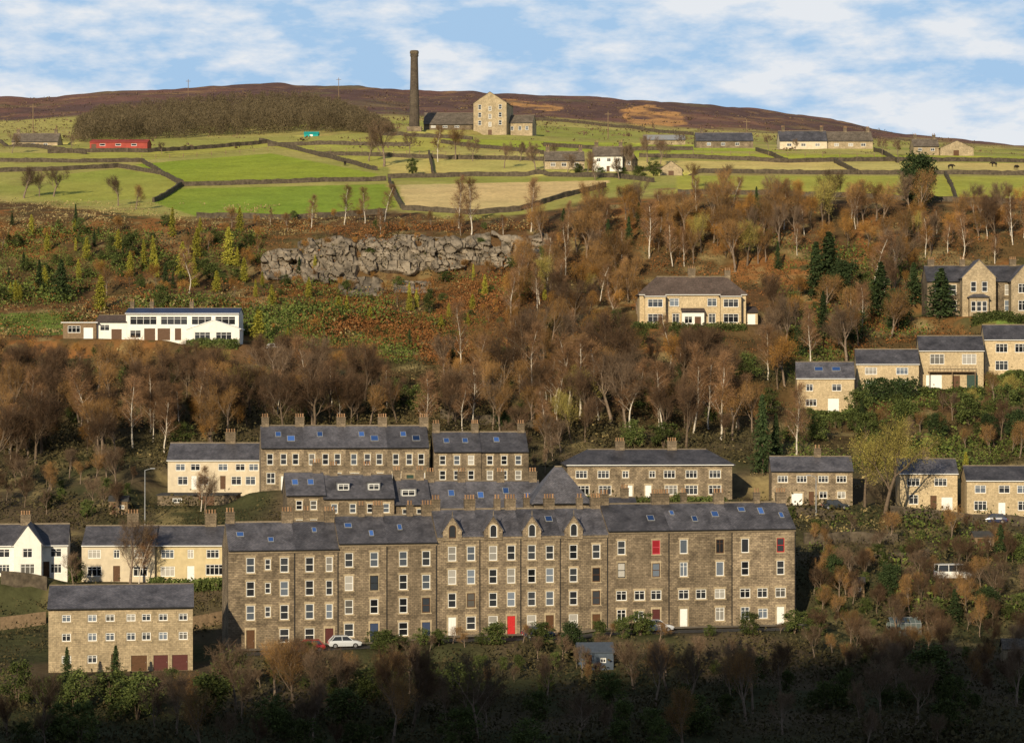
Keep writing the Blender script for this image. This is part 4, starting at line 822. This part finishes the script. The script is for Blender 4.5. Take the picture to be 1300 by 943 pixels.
hedge('clipped hedge below the blue-roofed white house',[(240,444),(300,444)],1.2,1.4,LM['green'])
hedge('green hedge in front of the long hip-roofed semi',[(735,642),(800,643),(920,642)],1.0,1.2,LM['green'])
hedge('hedge in front of the yellow half of the pair',[(190,750),(285,748)],1.,1.4,LM['green'])
hedge('garden hedge in front of the hip-roofed semi on the slope',[(805,420),(880,421),(945,419)],1.3,1.1,LM['green'])
hedge('green hedge below the balconied tan house',[(1170,506),(1210,506),(1246,504)],1.4,1.8,LM['green'])
hedge('green hedge below the rightmost stepped house',[(1254,488),(1300,486)],1.4,2.,LM['green'])
hedge('green hedge below the lowest stepped tan house',[(1010,534),(1050,536),(1086,532)],1.4,1.8,LM['green'])

# ------------------------------------------------------------------ undergrowth (stuff)
def scatter(name,label,polys,m,hm,k,size,spread,cut=.35,asp=.6,patch=None):
    pts=[]
    for poly,n in polys:
        xs=[p[0] for p in poly];ys=[p[1] for p in poly];a=nr.uniform(min(xs),max(xs),n*3);b=nr.uniform(min(ys),max(ys),n*3);mk=inpoly(a,b,poly);a=a[mk][:n];b=b[mk][:n]
        ci=np.clip(np.round((a+200)/5).astype(int),0,len(pc_)-1);Y=np.array([Yp[min(np.searchsorted(-PM[c],-y),len(Yp)-1)] for c,y in zip(ci,b)])+nr.random(len(a))
        X=(a-CX)/F*Y;z=H(X,Y);w=padw(X,Y);kp=w<cut
        if patch: kp&=(vnoise(X,Y,11,patch)>.42)
        pts.append(np.stack([X,Y,z],1)[kp])
    p=np.concatenate(pts);n=len(p);sc_=nr.uniform(.5,1.3,n)*(.6+.9*vnoise(p[:,0],p[:,1],9,77));c=np.repeat(p,k,0);s_=np.repeat(sc_,k);c=c+nr.normal(size=c.shape)*np.array([spread,spread,0])*s_[:,None];c[:,2]+=np.abs(nr.normal(size=len(c)))*hm*s_*.7
    o=ob(name,npmesh(name,quads(c,size*s_*nr.uniform(.6,1.3,len(c)),asp),m));tag(o,label,'undergrowth',None,'stuff')
    return o
slope=[(-20,285),(350,285),(640,285),(780,262),(1000,262),(1320,266),(1320,600),(1000,600),(700,560),(330,540),(200,600),(-20,640)]
scatter('bracken','rusty red bracken covering the wooded slope',[([(-20,285),(1320,270),(1320,450),(-20,450)],7500),([(420,380),(640,360),(660,470),(330,460)],5500),([(340,360),(700,345),(690,385),(360,390)],900),([(330,285),(700,285),(700,305),(330,308)],700)],leaf_mat('bracken',(.155,.068,.026),(.27,.122,.042),0),.7,12,.18,.95,patch=61)
scatter('scrub','dark brown scrub between the trees',[(slope,6000),([(-20,460),(1000,460),(1000,590),(-20,600)],4500),([(-20,640),(1320,640),(1320,960),(-20,960)],9500)],leaf_mat('scrub',(.05,.045,.022),(.095,.078,.036),0),.95,12,.2,.9)
scatter('rough_grass','pale dead grass tufts on banks and field edges',[(slope,1200),([(0,385),(640,360),(700,460),(0,450)],1500),([(330,275),(700,280),(690,300),(330,300)],700),([(-20,255),(350,262),(340,300),(-20,300)],900),([(950,600),(1320,600),(1320,680),(1020,680)],400)],leaf_mat('dead grass',(.22,.17,.08),(.37,.29,.13),0),.5,9,.2,.6,patch=63)
scatter('garden_shrubs','mixed green garden shrubs on the left slope',[([(-20,290),(340,300),(330,400),(-20,420)],4200),([(300,395),(480,390),(470,450),(310,450)],1800),([(1000,430),(1320,490),(1320,600),(1000,600)],2800),([(420,380),(640,380),(640,480),(420,470)],2000),([(1030,660),(1320,660),(1320,790),(1030,790)],500),([(970,300),(1180,330),(1180,430),(1000,440)],900),([(340,360),(690,350),(690,390),(360,392)],900)],leaf_mat('garden shrubs',(.055,.082,.022),(.15,.18,.042),0),1.1,12,.21,.7,patch=65)
scatter('rushes','tussocks of rushes and heather on the moor edge',[([(-20,150),(480,175),(700,175),(1320,195),(1320,200),(700,195),(480,190),(-20,190)],200),([(0,125),(350,112),(760,130),(1000,150),(1300,190),(900,180),(600,165),(0,170)],2200)],leaf_mat('heather',(.09,.06,.045),(.17,.12,.065),0),.6,6,.4,.8)
# far plantation on the skyline
cs=[]
for _ in range(1100):
    x=rng.uniform(98,492);top=np.interp(x,[98,130,250,330,390,440,492],[168,157,146,138,141,151,167]);bot=np.interp(x,[98,250,400,492],[182,175,168,170]);y=rng.uniform(top,bot)
    p=G(x,y)
    hh=rng.uniform(7,10.)*np.interp(x,[98,120,420,492],[.7,1,1,.45])
    n=200;a=nr.uniform(0,6.283,n);zz=nr.uniform(.0,1,n)**.85;rad=2.6*np.sqrt(nr.random(n))*np.sin(np.clip(zz*.8+.17,0,.97)*3.1)**.6
    cs.append(np.stack([p.x+np.cos(a)*rad,p.y+np.sin(a)*rad,p.z+zz*hh],1))
c=np.concatenate(cs);dv=nr.normal(size=c.shape)*.7;dv[:,2]+=.8
fwm=leaf_mat('far wood',(.1,.077,.046),(.135,.107,.062),0,0)
tag(ob('far_wood',npmesh('far_wood',strips(c,dv,nr.uniform(.5,1.1,len(c)),nr.uniform(.05,.1,len(c))),fwm)),'dense dark olive-brown plantation on the skyline left of the mill chimney','wood',None,'stuff')
print('scatter',time.time()-T0)

# ------------------------------------------------------------------ crag
def crag(label,px,py,wp,hp,seed):
    rg=np.random.default_rng(seed);nx=int(wp/.9);nz=int(hp/.8);U=np.linspace(-1,1,nx);W_=np.linspace(-1,1,nz)
    uu,vv=np.meshgrid(U,W_,indexing='ij');a=px+uu*wp/2;b_=py-vv*hp/2
    Y=np.array([[gY(a[i,j],b_[i,j]) for j in range(nz)] for i in range(nx)])
    kk=np.ones(5)/5;Y=np.apply_along_axis(lambda r_:np.convolve(np.pad(r_,2,mode='edge'),kk,'valid'),0,Y);Y=np.apply_along_axis(lambda r_:np.convolve(np.pad(r_,2,mode='edge'),kk,'valid'),1,Y)
    X=(a-CX)/F*Y;Z=H(X,Y)
    n=int(wp*hp/80);sx_=rg.uniform(-1,1,n)*wp/2;sy_=rg.uniform(-1,1,n)*hp/2;dep=.8+1.9*rg.random(n)+.5*np.sin(sy_/4.5);tlt=rg.normal(size=(n,2))*.05
    ax=uu[...,None]*wp/2-sx_;ay=(vv[...,None]*hp/2-sy_)*1.05+ax*.25;D=np.abs(ax)*1.05+np.abs(ay)
    o=np.argsort(D,axis=-1);k1=o[...,0];d1=np.take_along_axis(D,o[...,:1],-1)[...,0];d2=np.take_along_axis(D,o[...,1:2],-1)[...,0]
    dd=dep[k1]+np.take_along_axis(ax,o[...,:1],-1)[...,0]*tlt[k1,0]+np.take_along_axis(ay,o[...,:1],-1)[...,0]*tlt[k1,1]
    dd=dd-np.clip(.8-(d2-d1),0,.8)*.9
    e=(np.abs(uu)**4+np.abs(vv)**4)+1.3*(vnoise(a,b_,13,91)-.45);mk=np.clip((1.02-e)*2.5,0,1)
    dd=dd*mk-1.0*(1-mk)+.25*(vnoise(a,b_,2.2,93)-.5)
    V=np.stack([X,Y-dd,Z+dd*.1],-1);o0=V[nx//2,0].copy();V=(V-o0).reshape(-1,3);I=np.arange(nx*nz).reshape(nx,nz)
    b=MB();b.v=[tuple(q) for q in V];b.f=[(int(I[i,j]),int(I[i+1,j]),int(I[i+1,j+1]),int(I[i,j+1])) for i in range(nx-1) for j in range(nz-1)]
    tag(ob('rock_outcrop',b.mesh('rock_outcrop',rockm),None,o0),label,'rock','rocks of the crag')
for k_,(a,lab) in enumerate([((362,338,60,40),'leftmost brown rock face of the crag'),((420,332,84,62),'tall jointed rock face second from left in the crag'),((458,366,62,26),'low broken rocks below the middle of the crag'),((494,326,96,54),'broad middle rock face of the crag'),((560,324,80,50),'rock face right of the middle of the crag'),((620,320,76,48),'shadowed rock face right of centre in the crag'),((674,316,58,38),'rightmost large rock face of the crag'),((522,366,54,18),'small rocks under the crag')]): crag(lab,*a,k_+3)

# ------------------------------------------------------------------ vehicles
tyre=noise_mat('tyre',(.02,.02,.02),.1,3);rim=noise_mat('alloy',(.4,.4,.42),.05,3,rough=.35,metal=.7);lampw=noise_mat('lamp lens',(.7,.7,.68),.02,3,rough=.1);lampr=noise_mat('tail lens',(.4,.02,.02),.02,3,rough=.1)
def vehicle(name,label,cat,loc,rz,paint,van=False):
    root=thing(name,label,cat,loc,rz);b=MB()
    if van: S=[(-2.5,.45,1.15,.9,.86),(-2.4,.35,1.25,.98,.9),(1.5,.35,1.2,.98,.9),(2.1,.4,1.02,.95,.8),(2.45,.45,.8,.9,.75)];cab=[(-2.42,1.42),(-2.3,1.25)];belt=1.2;top=2.15;wr=.34;wx=1.6
    else: S=[(-2.0,.38,.66,.72,.68),(-1.9,.28,.9,.82,.76),(-1.2,.24,.95,.86,.8),(.7,.24,.93,.86,.8),(1.55,.27,.84,.83,.74),(1.95,.3,.72,.76,.66),(2.05,.4,.58,.68,.6)];cab=[(-1.75,1.0),(-1.25,.3)];belt=.93;top=1.45;wr=.31;wx=1.25
    pr=None
    for x,zb,zt,hw,hb in S:
        zm=zb+(zt-zb)*.6;r_=b.addring([(x,-hw*.93,zb),(x,-hw,zm),(x,-hb,zt),(x,hb,zt),(x,hw,zm),(x,hw*.93,zb)])
        if pr:b.ring(pr,r_)
        else:b.f.append(tuple(r_))
        pr=r_
    b.f.append(tuple(pr));(x0,x1),(t0,t1)=cab;hb=.8 if not van else .9;ht=.62 if not van else .82
    b.box(t0-.05,t1+.05,-ht-.03,ht+.03,top-.03,top+.04)
    lines=[((x0,hb),(t0,ht)),((x1,hb),(t1,ht))]
    if van: lines+=[((-.9,hb),(-.9,ht)),((.2,hb),(.2,ht))]
    else: lines+=[((-.35,hb),(-.4,ht))]
    for (ax,ay),(bx_,by) in lines:
        for s_ in(-1,1): b.tube((ax,ay*s_,belt-.03),(bx_,by*s_,top),.055,.05,5)
    ob('body',b.mesh('body',paint),root)
    b=MB();A=b.addring([(x0+.03,-hb+.02,belt-.04),(x1-.03,-hb+.02,belt-.04),(x1-.03,hb-.02,belt-.04),(x0+.03,hb-.02,belt-.04)]);Bq=b.addring([(t0,-ht+.01,top-.02),(t1,-ht+.01,top-.02),(t1,ht-.01,top-.02),(t0,ht-.01,top-.02)]);b.ring(A,Bq);ob('window',b.mesh('window',gdark),root)
    def wt():
        b=MB();b.tube((0,-.1,0),(0,.1,0),wr,wr,18,True);return b.mesh('wheel',tyre)
    def wm():
        b=MB();b.tube((0,-.112,0),(0,.112,0),wr*.62,wr*.62,12,True);return b.mesh('rim',rim)
    for x in(-wx,wx):
        for y in(-.78,.78):
            o=ob('wheel',cached(('wh',wr),wt),root,(x,y,wr));ob('rim',cached(('rm',wr),wm),o)
    fx=S[-1][0];bx0=S[0][0]
    def lm():
        b=MB();b.box(-.06,.04,-.14,.14,-.07,.07);return b.mesh('headlight',lampw)
    def tl():
        b=MB();b.box(-.04,.08,-.09,.09,-.12,.12);return b.mesh('tail_light',lampr)
    for y in(-.52,.52): ob('headlight',cached('hl',lm),root,(fx-.01,y,.6 if not van else .75));ob('tail_light',cached('tl',tl),root,(bx0,y*1.15,.62 if not van else .9))
    b=MB();b.box(bx0-.03,bx0+.05,-.26,.26,.42,.53);ob('number_plate',b.mesh('number_plate',lampw),root)
    return root
def carpaint(n,c): return noise_mat(n,c,.03,2,rough=.25,spec=.6)
silver=carpaint('silver paint',(.55,.58,.62));cred=carpaint('red car paint',(.3,.02,.02));cblue=carpaint('blue car paint',(.025,.04,.1));cwhite=carpaint('white car paint',(.75,.75,.74));cdark=carpaint('dark car paint',(.03,.035,.04))
def onlane(px,off=5.2):
    x,y=tpt(s_at(px),off);return (x,y,float(H(x,y))+.055)
vehicle('parked_car','pale silver hatchback parked at the foot of the terrace, left half','car',onlane(430),FA,silver)
vehicle('parked_car','red car parked left of the silver hatchback','car',onlane(385),FA+math.pi,cred)
vehicle('parked_car','dark blue car parked below the gabled middle of the terrace','car',onlane(673,4.6),FA,cblue)
vehicle('parked_car','pale silver car parked below the right half of the terrace','car',onlane(822,4.6),FA,silver)
vp=G(1210,738);PV=vehicle('camper_van','white camper van parked among bushes at lower right','van',vp,R(8),cwhite,True)
vp=G(350,446);vehicle('parked_car','small white car right of the blue-roofed white house','car',vp,R(20),cwhite)
vp=G(1060,648);vehicle('parked_car','dark car parked by the house with white garage doors','car',vp,R(5),cdark)
vp=G(1262,664);vehicle('parked_car','dark blue car parked in front of the right-edge tan house','car',vp,R(170),cblue)
# sheds, lamps, poles
def shed(name,label,cat,px,py,w,d,h,rise,m,rm,rz=0,dm=brownp):
    p=G(px,py);p.z=float(H(p.x,p.y));root=thing(name,label,cat,p,R(rz));block(root,(0,0,0),w,d,h,rise,m,rm,'gable',[(w*.2,h*.4,.7,.6,'case2')],[(-w*.22,.02,.8,h*.85,dm)],found=1.5,ov=.15,gut=None,rcap=False)
shed('garden_shed','dark blue-grey garden shed below the middle of the terrace','shed',757,851,4.2,3,2.1,.9,noise_mat('slate blue boards',(.07,.09,.12),.2,3),noise_mat('felt roof',(.06,.075,.1),.2,2),6)
shed('garden_shed','small timber shed in the gardens right of the terrace','shed',1085,760,2.6,2,1.9,.6,timber,asphalt,-8)
shed('garden_shed','timber shed above the camper van','shed',1250,700,3,2.2,2,.6,timber,asphalt,5)
shed('garden_shed','pale stone hut at the bottom right corner','shed',1292,850,3.4,3,2.4,1,gritpale,stoneroof,-5)
shed('garden_shed','small timber shed left of the cream semi','shed',150,655,2.8,2.2,2,.6,timber,asphalt,0)
p=G(1150,808);root=thing('greenhouse','small glass greenhouse at lower right below the bushes','greenhouse',p,R(4))
b=MB()
for x in np.linspace(-2,2,7):
    for y in(0,2.2): b.box(x-.03,x+.03,y-.03,y+.03,-.5,1.6)
    b.tube((x,0,1.6),(x,1.1,2.3),.03,.03,4);b.tube((x,2.2,1.6),(x,1.1,2.3),.03,.03,4)
b.tube((-2,1.1,2.3),(2,1.1,2.3),.04,.04,4);b.box(-2.05,2.05,-.04,.04,1.57,1.63);ob('frame',b.mesh('frame',lead),root)
b=MB();b.poly([(-2,0,0),(2,0,0),(2,0,1.57),(-2,0,1.57)]);b.poly([(-2,0,1.62),(2,0,1.62),(2,1.1,2.31),(-2,1.1,2.31)]);b.poly([(-2,2.2,1.62),(2,2.2,1.62),(2,1.1,2.31),(-2,1.1,2.31)]);b.poly([(-2,2.2,0),(2,2.2,0),(2,2.2,1.57),(-2,2.2,1.57)])
ob('glazing',b.mesh('glazing',glass('greenhouse glass',(.12,.15,.15),.15)),root)
def lamp(label,px,py,h=7.,side=1):
    p=G(px,py);root=thing('street_lamp',label,'lamp',p,0,'street lamps');b=MB();b.tube((0,0,-.5),(0,0,h),.1,.06,8);b.tube((0,0,h),(side*.9,0,h+.25),.05,.045,6);ob('pole',b.mesh('pole',lead),root)
    b=MB();b.box(min(side*.8,side*1.5),max(side*.8,side*1.5),-.13,.13,h+.2,h+.34);ob('lamp_head',b.mesh('lamp_head',lead),root)
lamp('grey street lamp above the lower left slate-roofed pair',184,668,8);lamp('grey street lamp in front of the white garages',1036,662,6.5,-1)
def pole(label,px,py,hp):
    p=G(px,py);h=hp/F*p.y;root=thing('telegraph_pole',label,'pole',p,0,'telegraph poles');b=MB();b.tube((0,0,-1),(0,0,h),.22,.15,7,True);ob('mast',b.mesh('mast',timber),root);b=MB();b.box(-1.3,1.3,-.1,.1,h*.9,h*.9+.2);ob('crossarm',b.mesh('crossarm',timber),root)
pole('thin telegraph pole on the moor skyline left of the wood',239,127,26);pole('thin telegraph pole on the skyline right of the plantation',430,125,26);pole('telegraph pole beside the far left farmhouse',42,172,40);pole('telegraph pole right of the mill',772,176,34);pole('telegraph pole on the right skyline left of the pale cottage',948,186,34)
# cows
def cow_mesh():
    me=bpy.data.meshes.new('cow');v=[(0,0,1.15),(.55,0,1.2),(.95,0,1.3),(1.25,0,1.1),(1.5,0,.85),(-.6,0,1.2),(-.85,0,1.15),(-.95,0,.6)]
    e=[(0,1),(1,2),(2,3),(3,4),(0,5),(5,6),(6,7)];r_=[.36,.33,.2,.17,.1,.34,.14,.03]
    for x,pn in((.55,1),(-.6,5)):
        for y in(-.22,.22):
            i=len(v);b_=.08 if x<0 else -.03;v+=[(x,y,.75),(x-b_,y,.4),(x,y,.03)];e+=[(pn,i),(i,i+1),(i+1,i+2)];r_+=[.13,.075,.06]
    for y in(-.2,.2): i=len(v);v+=[(1.2,y,1.22)];e+=[(3,i)];r_+=[.05]
    me.from_pydata(v,e,[]);me.materials.append(noise_mat('cow hide',(.025,.02,.018),.5,1.5));return me,r_
cm_,cr_=cow_mesh();tmp=bpy.data.objects.new('tmp',cm_);C.objects.link(tmp);md=tmp.modifiers.new('Skin','SKIN');tmp.data.skin_vertices[0].data[0].use_root=True
for i,r_ in enumerate(cr_): tmp.data.skin_vertices[0].data[i].radius=(r_,r_)
tmp.modifiers.new('Sub','SUBSURF').levels=1
bpy.context.view_layer.update();cme=bpy.data.meshes.new_from_object(tmp.evaluated_get(bpy.context.evaluated_depsgraph_get()));bpy.data.objects.remove(tmp)
for px,py,rz,lab in [(1207,215,20,'black cow grazing left of three in the right field'),(1262,212,190,'black cow standing in the right field, middle of three'),(1290,216,40,'black cow at the right edge of the field'),(438,211,100,'black cow on the brightest green field')]:
    tag(ob('cow',cme,None,G(px,py),R(rz)),lab,'cow','black cows in the fields')

# ------------------------------------------------------------------ light, sky, camera
az,el=R(18),R(18);sd=Vector((math.sin(az)*math.cos(el),math.cos(az)*math.cos(el),-math.sin(el)))
l=bpy.data.lights.new('sun','SUN');l.energy=5.;l.angle=R(.5);l.color=(1,.84,.59);so=ob('sun',l);so.rotation_euler=sd.to_track_quat('-Z','Y').to_euler()
w=bpy.data.worlds.new('World');sc.world=w;w.use_nodes=True;nt=w.node_tree;bg=nt.nodes['Background'];bg.inputs['Strength'].default_value=.1
tc=nn(nt,'ShaderNodeTexCoord');sx=nn(nt,'ShaderNodeSeparateXYZ');nt.links.new(tc.outputs['Generated'],sx.inputs[0])
def mth(op,a,b):
    n=nn(nt,'ShaderNodeMath',operation=op)
    for i,v_ in((0,a),(1,b)):
        if isinstance(v_,(int,float)): n.inputs[i].default_value=v_
        else: nt.links.new(v_,n.inputs[i])
    return n.outputs[0]
zc_=mth('MAXIMUM',sx.outputs[2],0.0);up=mth('ADD',zc_,.22);cb=nn(nt,'ShaderNodeCombineXYZ');nt.links.new(sx.outputs[0],cb.inputs[0]);nt.links.new(sx.outputs[1],cb.inputs[1]);nt.links.new(up,cb.inputs[2])
nv=nn(nt,'ShaderNodeVectorMath',operation='NORMALIZE');nt.links.new(cb.outputs[0],nv.inputs[0])
sk=nn(nt,'ShaderNodeTexSky',sky_type='NISHITA');sk.sun_disc=False;sk.sun_elevation=el;sk.sun_rotation=R(198);nt.links.new(nv.outputs[0],sk.inputs[0])
haze=mixc(nt,rangev(nt,zc_,.17,.4,.92,0),sk.outputs[0],(3.7,5.8,8.3))
cp=nn(nt,'ShaderNodeCombineXYZ');nt.links.new(mth('MULTIPLY',sx.outputs[0],18.),cp.inputs[0]);nt.links.new(mth('MULTIPLY',sx.outputs[1],18.),cp.inputs[1]);nt.links.new(mth('MULTIPLY',zc_,50.),cp.inputs[2])
n_big=noise(nt,cp.outputs[0],.5,3);n_sm=noise(nt,cp.outputs[0],1.5,5)
nz=mth('ADD',mth('MULTIPLY',n_big,.45),mth('MULTIPLY',n_sm,.55));mk=rangev(nt,nz,.45,.58,.05,.88)
fade=rangev(nt,zc_,.16,.5,1,.15);mk=mul(nt,mk,fade)
mx=mixc(nt,mk,haze,(8.5,8.6,8.75));nt.links.new(mx,bg.inputs['Color'])
cam=bpy.data.cameras.new('camera');cam.sensor_width=36;cam.lens=36*F/1300;cam.clip_end=6000;cam.clip_start=1;co=ob('camera',cam);co.location=(0,0,0);co.rotation_euler=(R(90),0,0);sc.camera=co
sc.view_settings.view_transform='Standard';sc.view_settings.look='None';sc.view_settings.exposure=0
print('done',time.time()-T0,len(bpy.data.objects))
